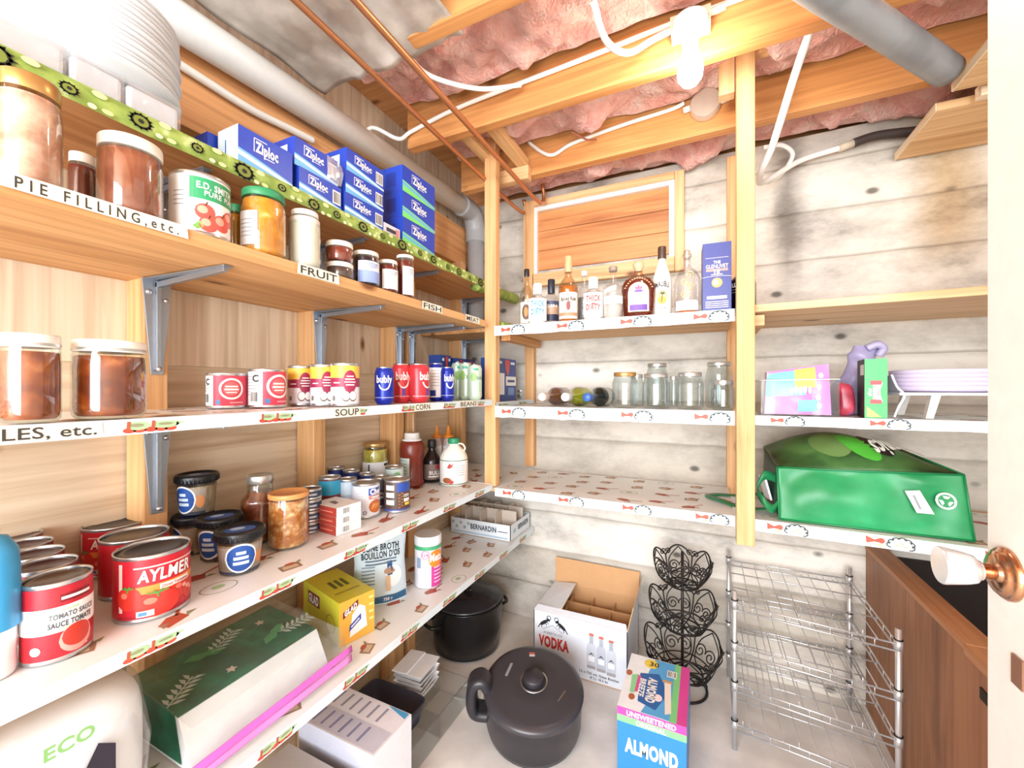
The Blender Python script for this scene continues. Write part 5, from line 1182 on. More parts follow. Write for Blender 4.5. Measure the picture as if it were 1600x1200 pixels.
# pressure cooker
ck = (onZ(833, 1056, .190)); R = .168
t = thing('pressure_cooker', 'round dark grey lidded cooker standing on the floor in front', 'cooker', (ck.x, ck.y, .027), radians(25)); t.rotation_euler = (Matrix.Rotation(radians(10), 3, Vector((C_, S_, 0))) @ Matrix.Rotation(radians(25), 3, 'Z')).to_euler(); DGY = hue('#2b2a2f', .35); DG2 = hue('#222127', .3)
MB().lathe([(R*.85, .001), (R*.95, .010), (R*.98, .03), (R*.98, .12), (R, .125), (R, .138)], DG2, 56).build('cooker_body', t)
MB().lathe([(R*1.01, .138), (R*1.02, .146), (R*.99, .154), (R*.90, .160), (R*.86, .160), (R*.60, .167), (R*.28, .170), (R*.24, .168), (.001, .168)], hue('#3a383d', .3), 56, cap1=False).build('lid', t)
MB().lathe([(R*.285, .168), (R*.285, .171), (R*.245, .1715), (R*.245, .168)], METAL, 40, cap0=False, cap1=False).build('trim_ring', t)
MB().lathe([(R*.20, .168), (R*.215, .185), (R*.20, .192), (.001, .193)], hue('#2c2a30', .45), 32, cap1=False).build('knob', t)
m = MB(); m.beam((-R*1.06, -.05, .05), (-R*1.06, -.05, .165), (.022, 0, 0), (0, .012, 0), DG2) if False else None
hb = MB(); [hb.tube(spline([(-R*.94, off, .045), (-R*1.20, off, .055), (-R*1.27, off, .10), (-R*1.22, off, .165), (-R*1.04, off, .178), (-R*.93, off, .150)], 8), .019, DGY, 12) for off in (-.018, -.009, 0, .009, .018)]; hb.build('side_handle', t)
m = MB(); tp = lambda s, q, l=1: Vector((s, q, .1600+LAY*l))
tl = lambda s, q, l=1: Vector((s, q, .1675+.0*l))
def lidz(x, y): 
    d = sqrt(x*x+y*y)/R; P_ = [(0, .170), (.28, .170), (.60, .167), (.86, .160), (.95, .157)]
    for (a, za), (b, zb) in zip(P_, P_[1:]):
        if d <= b: return za+(zb-za)*(d-a)/(b-a)
    return .155
tl = lambda s, q, l=1: Vector((s, q, lidz(s, q)+.0006+LAY*l))
m.rect(tl, .0, .115, .020, .022, hue('#d8d8d8', .4), 1); m.rect(tl, .0, .120, .020, .010, hue('#c8483c', .4), 2)
m.line(tl, (.075, -.075), (.105, -.035), .004, METAL, 1); m.line(tl, (-.095, .02), (-.075, .075), .010, hue('#8a8a8e', .4), 1); m.build('print', t)
cable([(ck.x-.19, ck.y+.03, .03), (ck.x-.23, ck.y+.09, .06), (ck.x-.30, ck.y+.10, .03), (ck.x-.27, ck.y+.02, .008), (ck.x-.21, ck.y-.0, .02), (ck.x-.25, ck.y+.07, .045), (ck.x-.33, ck.y+.06, .012)], 'white power cord looped on the floor between the black pot and the grey cooker', .0055)
# clear organizer with loaf tin and dishes
t = thing('clear_bin', 'clear plastic organizer bin on the floor under the lowest left shelf', 'bin', (0, 0, 0)); ACR = glass('#fafcfc', 'clear_plastic', .012, .4, .04, ('#ffffff', .02))
m = MB(); X0, X1, Y0, Y1 = -1.10, -.815, 1.0, 1.345
m.box(X0, Y0, .002, X1, Y1, .006, ACR)
for b in ((X0, Y0, X1, Y0+.004), (X0, Y1-.004, X1, Y1), (X0, Y0, X0+.004, Y1), (X1-.004, Y0, X1, Y1)): m.box(b[0], b[1], .006, b[2], b[3], .09, ACR)
m.build('bin_body', t)
m = MB(); m.tube([(X0, Y0, .09), (X1, Y0, .09), (X1, Y1, .09), (X0, Y1, .09)], .0035, ACR, 6, True); m.build('rim', t)
m = MB(); m.box(X0+.004, 1.16, .006, X1-.004, 1.163, .080, ACR); m.box(-.95, Y0+.004, .006, -.947, Y1-.004, .080, ACR); m.build('divider', t)
t = thing('loaf_tin', 'dark navy loaf tin resting on the clear organizer bin', 'tin', (-.955, 1.062, .0945)); NV = hue('#31384c', .4)
def tin(a, b): pass
m = MB(); hw, hl, hh = .115, .058, .066
ins = [(.86, 0), (.86, 0), (1, hh), (1.03, hh), (1.03, hh+.003), (.985, hh+.003), (.85, .006), (.0, .006)]
def rr_(k, n=32):
    out = []
    for i in range(n):
        a = 2*pi*i/n; c, s = cos(a), sin(a); out.append((hw*k*math.copysign(abs(c)**.35, c), hl*k*math.copysign(abs(s)**.35, s)))
    return out
vs, n = [], 32
for k, z in ins: vs += [(x, y, z) for x, y in rr_(max(k, .001))]
m.add(vs, [(i*n+j, i*n+(j+1) % n, (i+1)*n+(j+1) % n, (i+1)*n+j) for i in range(len(ins)-1) for j in range(n)], NV, True); m.add(vs[:n], [tuple(reversed(range(n)))], NV); m.build('tin_body', t)
wd = None
for k in range(5):
    pos = (-.955+.003*(k % 2), 1.205, .0945+.0165*k)
    if wd is None:
        wd = thing('square_dish', 'square white dish on the clear organizer bin, bottom one of its stack', 'dish', pos, .03, 'stacked square white dishes'); m = MB(); q = .060
        vs = []
        for kk, z in ((.72, 0), (.98, .028), (1.0, .030), (.965, .030), (.70, .004)):
            vs += [(sx*q*kk, sy*q*kk, z) for sx, sy in ((-1, -1), (1, -1), (1, 1), (-1, 1))]
        m.add(vs, [(0, 3, 2, 1)]+[(i*4+j, i*4+(j+1) % 4, (i+1)*4+(j+1) % 4, (i+1)*4+j) for i in range(4) for j in range(4)]+[(16, 17, 18, 19)], hue('#f2f3f5', .3)); m.build('dish_body', wd, bevel=.002)
    else: dup(wd, pos, .03+.05*(k % 3), 'square white dish on the clear organizer bin, '+('second from bottom', 'middle one', 'second from top', 'topmost')[k-1]+' of its stack')
m = MB(); m.box(-.062, -.062, 0, .062, .062, .002, hue('#edf1f6', .5)); m.hexa([(-.062, -.062, .002), (0, -.062, .002), (0, .062, .002), (-.062, .062, .002), (-.062, -.062, .003), (.0, -.062, .006), (.0, .062, .006), (-.062, .062, .003)], hue('#edf1f6', .5))
o = m.build('folded_napkin', loc=(-.955, 1.205, .0945+.0165*4+.0305)); o.rotation_euler = (0, 0, .1); tag(o, 'folded white napkin lying on top of the square white dishes', 'napkin')
def d_gp(p, f, l, t_, w_, d, h):
    p.rect(t_, -w_*.24, 0, w_*.46, d*.96, hue('#c9cbdc', .5), 1); p.rect(t_, w_*.24, 0, w_*.46, d*.96, hue('#e9e9f2', .5), 1)
    for k in range(6): p.rect(t_, -w_*.24, d*(.36-.12*k), w_*.34, d*.03, hue('#8a8eb0', .5), 2); p.rect(t_, w_*.24, d*(.36-.12*k), w_*.34, d*.03, hue('#9a9cae', .5), 2)
    p.poly(t_, [(w_*.34, -d*.48), (w_*.48, -d*.48), (w_*.48, -d*.2)], hue('#4fa3d4', .5), 3)
carton((-.775, .88, 0), .15, .285, .248, 0, 'white carton with grey printed text on its top, under the lowest left shelf', (hue('#e6e8ee', .5), hue('#b9bccb', .5), hue('#e6e8ee', .5), hue('#b9bccb', .5)), d_gp, bevel=.001)
carton((-.79, .70, 0), .15, .27, .20, 0, 'dull grey carton mostly hidden under the lowest left shelf, nearest the viewer', (hue('#a9a6a4', .5), hue('#8f8c8a', .5), hue('#b5b2b0', .5), hue('#8f8c8a', .5)), lambda p, f, l, t_, w_, d, h: p.poly(t_, [(-w_*.4, -d*.4), (w_*.1, -d*.4), (-w_*.2, d*.3)], hue('#3c4a34', .5), 1), bevel=.001)
# =============================================================== floor, middle
t = thing('bottle_carton', 'open white bottle carton with brown dividers and red lettering, against the back wall', 'box', (-.475, 1.650, 0), 0)
hw, dp, H = .198, .285, .238; WC, KR = hue('#dfe4ec', .5), hue('#c99b6c', .75)
m = MB()
def wallp(x0, y0, x1, y1, z0, z1, out):
    m.box(min(x0, x1), min(y0, y1), z0, max(x0, x1), max(y0, y1), z1, out)
m.box(-hw, 0, .001, hw, dp, .004, KR); m.box(-hw, 0, .004, hw, .0018, H, WC); m.box(-hw, .0018, .004, hw, .0036, H-.001, KR); m.box(-hw, dp-.003, .004, hw, dp, H, KR); m.box(-hw, 0, .004, -hw+.003, dp, H, WC); m.box(hw-.003, 0, .004, hw, dp, H, WC)
m.build('carton_walls', t)
def flap(name, c4, mo, mi_):
    q = MB(); c4 = [Vector(p) for p in c4]; n_ = (c4[1]-c4[0]).cross(c4[3]-c4[0]).normalized()*.0015
    q.add([p+n_ for p in c4]+[p-n_ for p in c4], [(0, 1, 2, 3)], mo); q.add([p-n_ for p in c4], [(3, 2, 1, 0)], mi_)
    for i in range(4): j = (i+1) % 4; q.add([c4[i]-n_, c4[j]-n_, c4[j]+n_, c4[i]+n_], [(0, 1, 2, 3)], KR)
    q.build(name, t)
flap('rear_flap', [(-hw, dp-.001, H), (hw, dp-.001, H), (hw+.006, dp+.012, H+.118), (-hw-.004, dp+.012, H+.118)], KR, WC)
flap('right_flap', [(hw-.001, dp, H), (hw-.001, 0.0, H), (hw+.018, .03, H+.085), (hw+.022, dp-.005, H+.117)], WC, WC)
flap('left_flap', [(-hw, .004, H+.001), (-hw+.118, .03, H+.014), (-hw+.112, dp-.02, H+.020), (-hw, dp-.004, H+.001)], WC, KR)
flap('front_flap', [(-hw, .0, H), (hw, .0, H), (hw-.01, .028, H+.014), (-hw+.01, .028, H+.012)], WC, KR)
m = MB()
for k in range(1, 4): m.box(-hw+2*hw*k/4-.001, .005, .005, -hw+2*hw*k/4+.001, dp-.005, H-.035, KR)
for k in range(1, 3): m.box(-hw+.005, dp*k/3-.001, .005, hw-.005, dp*k/3+.001, H-.03, KR)
m.build('dividers', t)
m = MB(); f = flat((0, 0, 0), (1, 0, 0), (0, 0, 1)); RD = hue('#c2332c', .5); BKI = hue('#1d1e22', .5)
m.text(f, 'VODKA', -.108, .115, .043, RD, 2, .135, .05); m.text(f, 'ALBERTA ICE', -.112, .153, .010, GREY, 2, .085)
for s in (-1, 1):
    cx_ = -.112; P_ = lambda x, y: (cx_+s*x, y+.165)
    ang = -s*.62
    m.cdisc(f, *P_(.040, .028), .022, .0075, BKI, 2, 14, 2, ang); m.cdisc(f, *P_(.020, .043), .009, .0055, BKI, 3, 10, 2, -ang)
    m.line(f, P_(.055, .020), P_(.066, .002), .004, BKI, 2); m.line(f, P_(.048, .020), P_(.050, .004), .003, BKI, 2); m.line(f, P_(.026, .034), P_(.018, .024), .003, BKI, 2); m.line(f, P_(.032, .030), P_(.028, .016), .003, BKI, 2)
    m.ring(f, *P_(.017, .052), .010, .010, .003, BKI, 3)
    m.line(f, P_(.0, .024), P_(.045, .0), .0015, BKI, 2)
for k, xx in enumerate((.055, .095, .135)):
    zb = .055-.004*k if k != 1 else .052
    m.strip(f, xx-.019, xx+.019, zb, lambda s: zb+.085+.022*sqrt(max(0, 1-((s-xx)/.0195)**2)), hue('#c9ced6', .4) if k != 1 else hue('#bcc2cc', .4), 2+k % 2, 12)
    m.rect(f, xx, zb+.117, .016, .030, hue('#aab2bc', .4), 4); m.rect(f, xx, zb+.138, .019, .010, hue('#c96a58', .4), 5)
    m.rect(f, xx, zb+.04, .026, .022, hue('#eef0f4', .5), 5); m.poly(f, [(xx-.013, zb+.052), (xx, zb+.066), (xx+.013, zb+.052), (xx, zb+.060)], BKI, 6); m.rect(f, xx, zb+.006, .034, .012, hue('#a8a2a2', .5), 5)
m.text(f, '12 x 750 mL Glass Bottles', .085, .034, .010, INK, 2, .16); m.text(f, '(9 L) 18.5 kg', .085, .018, .010, INK, 2, .075)
m.build('print', t)
# almond drink case
t = thing('drink_case', 'blue, white and pink drink case on the floor before the wire basket stand', 'box', (-.146, 1.272, 0), 0)
hw, dp, H = .098, .272, .228; WB, PK_, BL_, GN = hue('#eef3f8', .35), hue('#d8479c', .35), hue('#2f7fc8', .35), hue('#7fcf86', .35)
m = MB(); m.box(-hw, 0, .001, hw, dp, H, BL_); m.build('box_body', t, bevel=.002)
m = MB(); tp = flat((0, dp/2, H), (1, 0, 0), (0, 1, 0)); f = flat((0, 0, 0), (1, 0, 0), (0, 0, 1))
m.rect(tp, 0, 0, 2*hw, dp, WB, 1); m.rect(tp, hw*.86, 0, hw*.28, dp, PK_, 2); m.rect(tp, hw*.62, 0, hw*.20, dp, GN, 2)
m.poly(tp, [(-hw*.15, dp*.49), (hw*.52, dp*.49), (hw*.52, -dp*.49), (-hw*.3, -dp*.49), (hw*.0, -dp*.1), (-hw*.3, dp*.2)], hue('#58a8e0', .35), 2)
m.poly(tp, [(-hw*.55, dp*.15), (hw*.05, dp*.22), (hw*.40, -dp*.08), (hw*.1, -dp*.40), (-hw*.45, -dp*.34)], hue('#1f5fa8', .35), 3)
rt = lambda s, q, l=1: tp(-hw*.22+q, -dp*.1-s, l)
m.text(rt, 'ALMOND', 0, .012, .026, WHITE, 5, .115, .05); m.text(rt, 'BREEZE', 0, -.018, .018, WHITE, 5, .085, .04)
m.disc(tp, hw*.12, -dp*.2, .013, .016, hue('#f2e4ea', .4), 5); m.disc(tp, -hw*.25, dp*.38, .024, .024, hue('#f2d44a', .4), 3); m.text(tp, '30', -hw*.15, dp*.38, .022, INK, 5)
m.poly(tp, [(-hw*.80, dp*.08), (-hw*.60, dp*.12), (-hw*.58, -dp*.22), (-hw*.74, -dp*.24)], hue('#8fd49a', .4), 3); m.rect(tp, -hw*.55, -dp*.05, hw*.1, dp*.3, PK_, 4)
for a, b in ((-.9, .1), (-.65, -.3)): m.disc(tp, hw*a, dp*b, .010, .014, hue('#b0623a', .4), 4, 10)
m.barcode(tp, hw*.45, dp*.28, .03, .035, 4); m.poly(tp, [(hw*.25, dp*.1), (hw*.45, dp*.12), (hw*.55, -dp*.38), (hw*.38, -dp*.42)], hue('#f1e6dc', .4), 4); m.rect(tp, hw*.34, dp*.12, .03, .012, hue('#caa06a', .4), 5)
m.rect(f, 0, H-.012, 2*hw, .024, PK_, 1); m.rect(f, 0, H-.034, 2*hw, .020, GN, 1); m.rect(f, 0, (H-.044)/2, 2*hw*.99, H-.048, BL_, 1)
m.text(f, 'UNSWEETENED', .0, H-.012, .015, WHITE, 3, .14, .03); m.text(f, 'ORIGINAL', .0, H-.034, .014, WHITE, 3, .085, .03); m.text(f, 'ALMOND', 0, .12, .04, WHITE, 3, .15, .05); m.build('print', t)
# three tier wire basket stand
BC = (-.083, 1.775); IRN = hue('#2a2624', .45, .4)
t = thing('basket_stand', 'black scrollwork wire stand with three round baskets against the back wall', 'stand', (BC[0], BC[1], 0), .2)
MB().tube([(0, 0, .012), (0, 0, .545)], .006, IRN, 10).build('pole', t)
def spiral(c, ax, up, r0, turns, sgn=1, n=26):
    out = []
    for i in range(n+1):
        q = i/n; a = sgn*2*pi*turns*q; rr = r0*(1-.82*q); out.append(Vector(c)+Vector(ax)*(rr*cos(a))+Vector(up)*(rr*sin(a)))
    return out
m = MB(); m.tube([(.09*cos(2*pi*k/32), .09*sin(2*pi*k/32), .006) for k in range(32)], .005, IRN, 8, True)
for k in range(4):
    a = 2*pi*k/4; e = Vector((cos(a), sin(a), 0)); m.tube(spline([e*.006+Vector((0, 0, .05)), e*.05+Vector((0, 0, .055)), e*.085+Vector((0, 0, .03)), e*.09+Vector((0, 0, .006))], 6), .004, IRN, 6)
m.build('base', t)
for (z0, hh, rb, rt_) in ((.065, .145, .075, .150), (.245, .135, .065, .130), (.415, .125, .055, .112)):
    m = MB(); nn = 6
    m.tube([(rb*cos(2*pi*k/36), rb*sin(2*pi*k/36), z0) for k in range(36)], .0032, IRN, 6, True)
    m.tube([((rb+.35*(rt_-rb))*cos(2*pi*k/36), (rb+.35*(rt_-rb))*sin(2*pi*k/36), z0+.018) for k in range(36)], .0026, IRN, 6, True)
    rim = []
    for k in range(73):
        a = 2*pi*k/72; w_ = abs(sin(a*nn/2)); rr = rt_*(1-.06*(1-w_)); rim.append((rr*cos(a), rr*sin(a), z0+hh*(.62+.30*w_)))
    m.tube(rim[:-1], .0034, IRN, 6, True)
    for k in range(nn):
        a = 2*pi*k/nn; e = Vector((cos(a), sin(a), 0)); tg = Vector((-sin(a), cos(a), 0)); u_ = Vector((0, 0, 1))
        m.tube(spline([e*rb+u_*z0, e*(rb+.6*(rt_-rb))+u_*(z0+hh*.2), e*rt_*.94+u_*(z0+hh*.62)], 6), .003, IRN, 6)
        for s in (1, -1):
            m.tube(spiral(e*rt_*.95+u_*(z0+hh*.72)+tg*s*.013, tg*s*-1, u_*1, .014, 1.3), .0024, IRN, 6)
        a2 = a+pi/nn; e2 = Vector((cos(a2), sin(a2), 0)); t2 = Vector((-sin(a2), cos(a2), 0)); sl_ = (e2*(rt_-rb)*.75+u_*hh*.62).normalized()
        for s in (1, -1):
            c_ = e2*(rb+.45*(rt_-rb))+u_*(z0+hh*.33)+t2*s*rt_*.18
            m.tube(spiral(c_, t2*-s, sl_, rt_*.19, 1.6), .0024, IRN, 6)
            m.tube(spline([e2*rb+u_*z0, e2*(rb+.3*(rt_-rb))+u_*(z0+hh*.12)+t2*s*rt_*.30, e2*(rb+.75*(rt_-rb))+u_*(z0+hh*.5)+t2*s*rt_*.33, e2*rt_*.98+u_*(z0+hh*.88)], 7), .0024, IRN, 6)
        m.tube([e*rb+u_*z0, Vector((0, 0, z0-.002))], .0026, IRN, 6)
    m.build('basket', t)
# chrome wire shelf rack
CHR2 = hue('#d6d8da', .32, .7)
rkx0, rkx1 = .088, .488
fl_, fr_ = Vector((rkx0, 1.545, 0)), Vector((rkx1, 1.495, 0)); bl_, br_ = Vector((rkx0, 1.925, 0)), Vector((rkx1, 1.925, 0))
t = thing('wire_rack', 'chrome wire shelf rack with four shelves on the floor right of the basket stand', 'rack', (0, 0, 0)); RH = .527
for p in (fl_, fr_, bl_, br_):
    q = MB(); q.tube([p+Vector((0, 0, .001)), p+Vector((0, 0, RH))], .0075, CHR2, 12)
    for z in (.086, .215, .345, .484): q.tube([p+Vector((0, 0, z-.016)), p+Vector((0, 0, z+.012))], .0105, CHR2, 12); q.tube([p+Vector((0, 0, z+.012)), p+Vector((0, 0, z+.015))], .0108, BLACK, 12)
    q.build('post', t)
for z in (.086, .215, .345, .484):
    q = MB(); e = lambda a, b: fl_*(1-a)*(1-b)+fr_*a*(1-b)+br_*a*b+bl_*(1-a)*b
    U = Vector((0, 0, 1))
    for (p, r_) in ((fl_, fr_), (bl_, br_), (fl_, bl_), (fr_, br_)):
        for dz in (0, -.020): q.tube([p+U*(z+dz), r_+U*(z+dz)], .0028, CHR2, 6)
        for k in range(1, 8): v_ = p.lerp(r_, k/8); q.tube([v_+U*z, v_+U*(z-.020)], .0014, CHR2, 5)
    for k in range(1, 9): q.tube([e(k/9, 0)+U*(z+.003), e(k/9, 1)+U*(z+.003)], .0016, CHR2, 5)
    for k in (.33, .66): q.tube([e(0, k)+U*z, e(1, k)+U*z], .0022, CHR2, 5)
    for k in range(0, 9, 3): v_ = fl_.lerp(fr_, k/8+.06); q.tube([v_+U*z, v_+U*(z+.018)], .0014, CHR2, 5)
    q.build('wire_shelf', t)
# brown wood bin at the right
BW = wood('#a4714c', '#7d5236', 'z', 6, 6, .5, dark='#4a2c1a'); BWY = wood('#b98258', '#96643f', 'y', 6, 7, .5, dark='#5a3720'); SHADEW = hue('#2b1e17', .8)
t = thing('wood_bin', 'brown plywood bin with a capped edge in the lower right corner beside the door', 'bin', (0, 0, 0))
PX = .547
MB().box(PX, .55, .001, PX+.018, WY-.006, .592, BW).build('side_panel', t, bevel=.001)
MB().box(PX-.004, 1.30, .593, PX+.058, WY-.012, .610, BWY).build('edge_cap', t, bevel=.002)
MB().box(PX-.010, .55, .588, PX+.10, 1.296, .610, BWY).build('edge_cap', t, bevel=.002)
MB().box(PX-.003, 1.02, .52, PX+.004, 1.25, .545, SHADEW).build('hand_slot', t)  # solid dark strip, the shade of the slot opening put into its colour
m = MB(); m.box(PX+.018, WY-.02, .001, 1.40, WY-.006, .58, SHADEW); m.box(1.385, .55, .001, 1.40, WY-.02, .58, SHADEW); m.box(PX+.018, .55, .001, 1.385, WY-.02, .01, SHADEW); m.box(PX+.018, .55, .01, 1.385, .565, .58, SHADEW); m.build('bin_inside', t)  # inside walls near-black: shade of the shelf above painted into the colour
# =============================================================== bottle shelf
YB2 = BY
def bt(u0, u1, vt, gap=.03): return cyl_at(u0, u1, vt, BT, gapB=gap)
ROUND = [(.90, .001), (1, .012), (1, .50), (.97, .56), (.80, .63), (.42, .70), (.34, .74), (.33, .92), (.35, .93)]
NCAP = [(.37, .88), (.39, .885), (.39, .985), (.34, 1)]
STOP = [(.30, .91), (.42, .912), (.44, .985), (.38, 1)]
def blab(col, z0, z1, txt=None, tc=None, ang=0.0, span=1.7, extra=None, th=.22, wd=.7):
    def d(m, r, H):
        mp = wrap(r+.0006, 0, ang); w_ = r*span; m.strip(mp, -w_/2, w_/2, H*z0, H*z1, col, 1)
        if txt:
            for i, s in enumerate(txt.split('|')): m.text(mp, s, 0, H*(z1-(z1-z0)*(.25+.36*i)), H*(z1-z0)*th, tc or INK, 3, w_*wd, .04)
        if extra: extra(m, mp, r, H)
    return d
CLR = hue('#dfe3e2', .15)
bottle(bt(812, 834, 421, .07), 'clear rum bottle with a black cap, leftmost on the bottle shelf', ROUND, NCAP, None, glass('#f3efe6'), BLACK, blab(hue('#efe2cf', .5), .06, .42, None, None, 0, 2.2, lambda m, mp, r, H: (m.disc(mp, -r*.1, H*.25, r*.6, H*.13, hue('#6b4a38', .5), 2), m.disc(mp, -r*.1, H*.25, r*.3, H*.08, hue('#c98a4a', .5), 3))))
def thick(c):
    return blab(hue('#f4f3ee', .5), .08, .62, 'THICK|DIRTY', c, 0, 2.4, lambda m, mp, r, H: (m.rect(mp, 0, H*.36, r*.3, H*.04, c, 3), m.ring(mp, 0, H*.56, r*.25, H*.03, .001, c, 3)), .24, .62)
SQ = [(.92, .001), (1, .012), (1, .55), (.95, .62), (.75, .68), (.42, .70), (.40, .74), (.40, .78)]
FCAP = [(.46, .74), (.48, .745), (.48, .985), (.44, 1)]
bottle(bt(825, 855, 444, .012), 'frosted white bottle with blue THICK DIRTY lettering', SQ, FCAP, hue('#eef0ea', .4), None, WHITE, thick(hue('#5b9cc4', .5)), .62)
bottle(bt(849, 874, 437, .085), 'clear bottle with a dark cap and navy and gold label', ROUND[:5]+[(.45, .68), (.40, .72), (.40, .82)], [(.44, .70), (.46, .71), (.46, .985), (.4, 1)], None, None, hue('#2c2f3c', .4), blab(hue('#c49a7e', .5), .10, .52, 'GIN', hue('#e8e2d8', .5), 0, 2.2, lambda m, mp, r, H: (m.strip(mp, -r*1.1, r*1.1, H*.10, H*.24, hue('#2a3048', .5), 2), m.strip(mp, -r*1.1, r*1.1, H*.42, H*.52, hue('#4a4e68', .5), 2)), .14))
bottle(bt(873, 903, 401, .02), 'amber spiced rum bottle with a gold cap and a figure on the label', [(.90, .001), (1, .012), (1, .42), (1.04, .48), (1.0, .56), (.8, .62), (.42, .68), (.36, .72), (.35, .88)], [(.40, .76), (.42, .765), (.42, .985), (.38, 1)], hue('#b9722c', .2), glass('#f7ead6'), hue('#d8a878', .35), blab(hue('#f1e6d4', .5), .05, .44, 'Spiced Rum', hue('#3a2d24', .5), 0, 2.4, lambda m, mp, r, H: (m.disc(mp, 0, H*.24, r*.22, H*.07, hue('#8a4a44', .5), 2), m.line(mp, (-r*.3, H*.16), (r*.25, H*.3), .003, hue('#3a2d24'), 3), m.rect(mp, 0, H*.115, r*2.2, H*.05, hue('#c78a68', .5), 2)), .14), .54)
bottle(bt(902, 924, 424, .10), 'clear grey bottle with a white stopper behind the red lettered bottle', [(.92, .001), (1, .012), (1, .58), (.9, .64), (.45, .72), (.38, .76), (.38, .90)], STOP, hue('#86837f', .25), None, WHITE, None, .5)
bottle(bt(911, 943, 434, .012), 'frosted white bottle with red THICK DIRTY lettering', SQ, FCAP, hue('#f0eee8', .4), None, WHITE, thick(hue('#c0524a', .5)), .62)
def d_wl(m, r, H):
    mp = wrap(r+.0006, 0, 0)
    m.strip(mp, -r*1.15, r*1.15, H*.28, H*.42, hue('#f3f2ee', .5), 1, 14); m.strip(mp, -r*1.1, r*.3, lambda s: H*(.52+.03*s/r), lambda s: H*(.60+.05*s/r), hue('#eeeae2', .5), 1, 10)
bottle(bt(942, 974, 417, .02), 'square shouldered clear gin bottle with white label bands', SQ[:4]+[(.6, .66), (.36, .69), (.33, .73), (.33, .92)], STOP, hue('#c9bfb4', .2), None, hue('#9a8578', .4), d_wl, .40)
def d_crown(m, r, H):
    mp = lambda s, q, l=1: Vector((r*.52*sqrt(max(.05, 1-(s/(r*1.08))**2))+.0012+LAY*2*l, s, q))
    m.strip(mp, -r*.58, r*.58, H*.12, lambda s: H*(.46+.16*sqrt(max(0, 1-(s/(r*.58))**2))), hue('#efe2cf', .5), 1, 20)
    m.rect(mp, 0, H*.19, r*.98, H*.10, hue('#6d3f9c', .4), 2); m.disc(mp, 0, H*.47, r*.25, H*.025, hue('#7a4aa8', .4), 3); m.poly(mp, [(-r*.18, H*.5), (-r*.2, H*.56), (-r*.08, H*.53), (0, H*.58), (r*.08, H*.53), (r*.2, H*.56), (r*.18, H*.5)], hue('#a04a78', .4), 2)
    m.text(mp, 'Canadian', 0, H*.36, H*.05, hue('#8a7a6a', .5), 2, r*.6)
    for k in range(14): 
        a = .5+2.15*k/13; m.disc(mp, -r*.86*cos(a), H*(.40+.29*sin(a)), .0035, .0022, hue('#e0b08a', .3), 1, 6)
bottle(bt(970, 1026, 410, .03), 'round shouldered brown whisky bottle with a gold stopper and purple band', [(.78, .001), (.86, .01), (.93, .30), (1.0, .52), (.96, .60), (.80, .68), (.50, .74), (.26, .78), (.24, .82), (.25, .86)], [(.19, .84), (.20, .87), (.30, .90), (.34, .96), (.26, 1.0), (.02, 1.0)], hue('#6f2c18', .12), glass('#f2dcc8'), hue('#d3b48c', .3), d_crown, .70, sx=.52)
def d_mal(m, r, H):
    mp = wrap(r+.0006, 0, 0); m.text(mp, 'MALIBU', 0, H*.47, H*.075, hue('#3a3a40', .5), 2, r*1.45, .03, arc=H*.02)
    m.disc(mp, 0, H*.29, r*.55, H*.10, hue('#eedb8c', .5), 1); m.disc(mp, 0, H*.25, r*.4, H*.05, hue('#e8a848', .5), 2); m.line(mp, (-r*.05, H*.22), (r*.05, H*.33), .003, hue('#3a3a30', .5), 3)
    for a in (-1.2, -.5, .5, 1.2): m.line(mp, (r*.05, H*.33), (r*.05+r*.3*sin(a), H*.33+H*.04*cos(a)), .004, hue('#3a4430', .5), 3)
    m.text(mp, 'ORIGINAL', 0, H*.15, H*.025, hue('#6a6a60', .5), 2, r*.9); m.rect(mp, 0, H*.09, r*1.0, H*.012, hue('#b9b9b0', .5), 1)
bottle(bt(1019, 1050, 386, .10), 'opaque white coconut rum bottle with a dark cap', [(.92, .001), (1, .01), (1, .50), (.92, .58), (.62, .70), (.40, .80), (.36, .84)], [(.42, .83), (.44, .84), (.44, .985), (.4, 1)], None, hue('#f3efe4', .4), hue('#4a3428', .4), d_mal)
bottle(bt(1051, 1096, 391, .03), 'ornate clear tequila bottle with a glass stopper and amber dregs', [(.88, .001), (.96, .01), (1, .35), (.97, .55), (.72, .66), (.40, .72), (.26, .76), (.24, .88)], [(.22, .86), (.34, .885), (.36, .93), (.22, .955), (.27, .98), (.12, 1.0)], hue('#c26a2c', .15), None, glass('#f5f3ee', 'thin_glass', .15), lambda m, r, H: (m.strip(wrap(r+.0006, 0), -r*.85, r*.85, H*.06, H*.20, hue('#f3ece2', .5), 1), [m.tube(spiral((r*.99, (.35*(k % 2)-.18)*r, H*(.30+.09*k)), (0, 1, 0), (0, 0, 1), r*.3, 1.4, 1 if k % 2 else -1, 18), .0022, hue('#d8c08a', .3), 5) for k in range(4)]), .055, sx=.9)
g0, g1 = onY(1098, 606, BY+.02), onY(1143, 606, BY+.02)
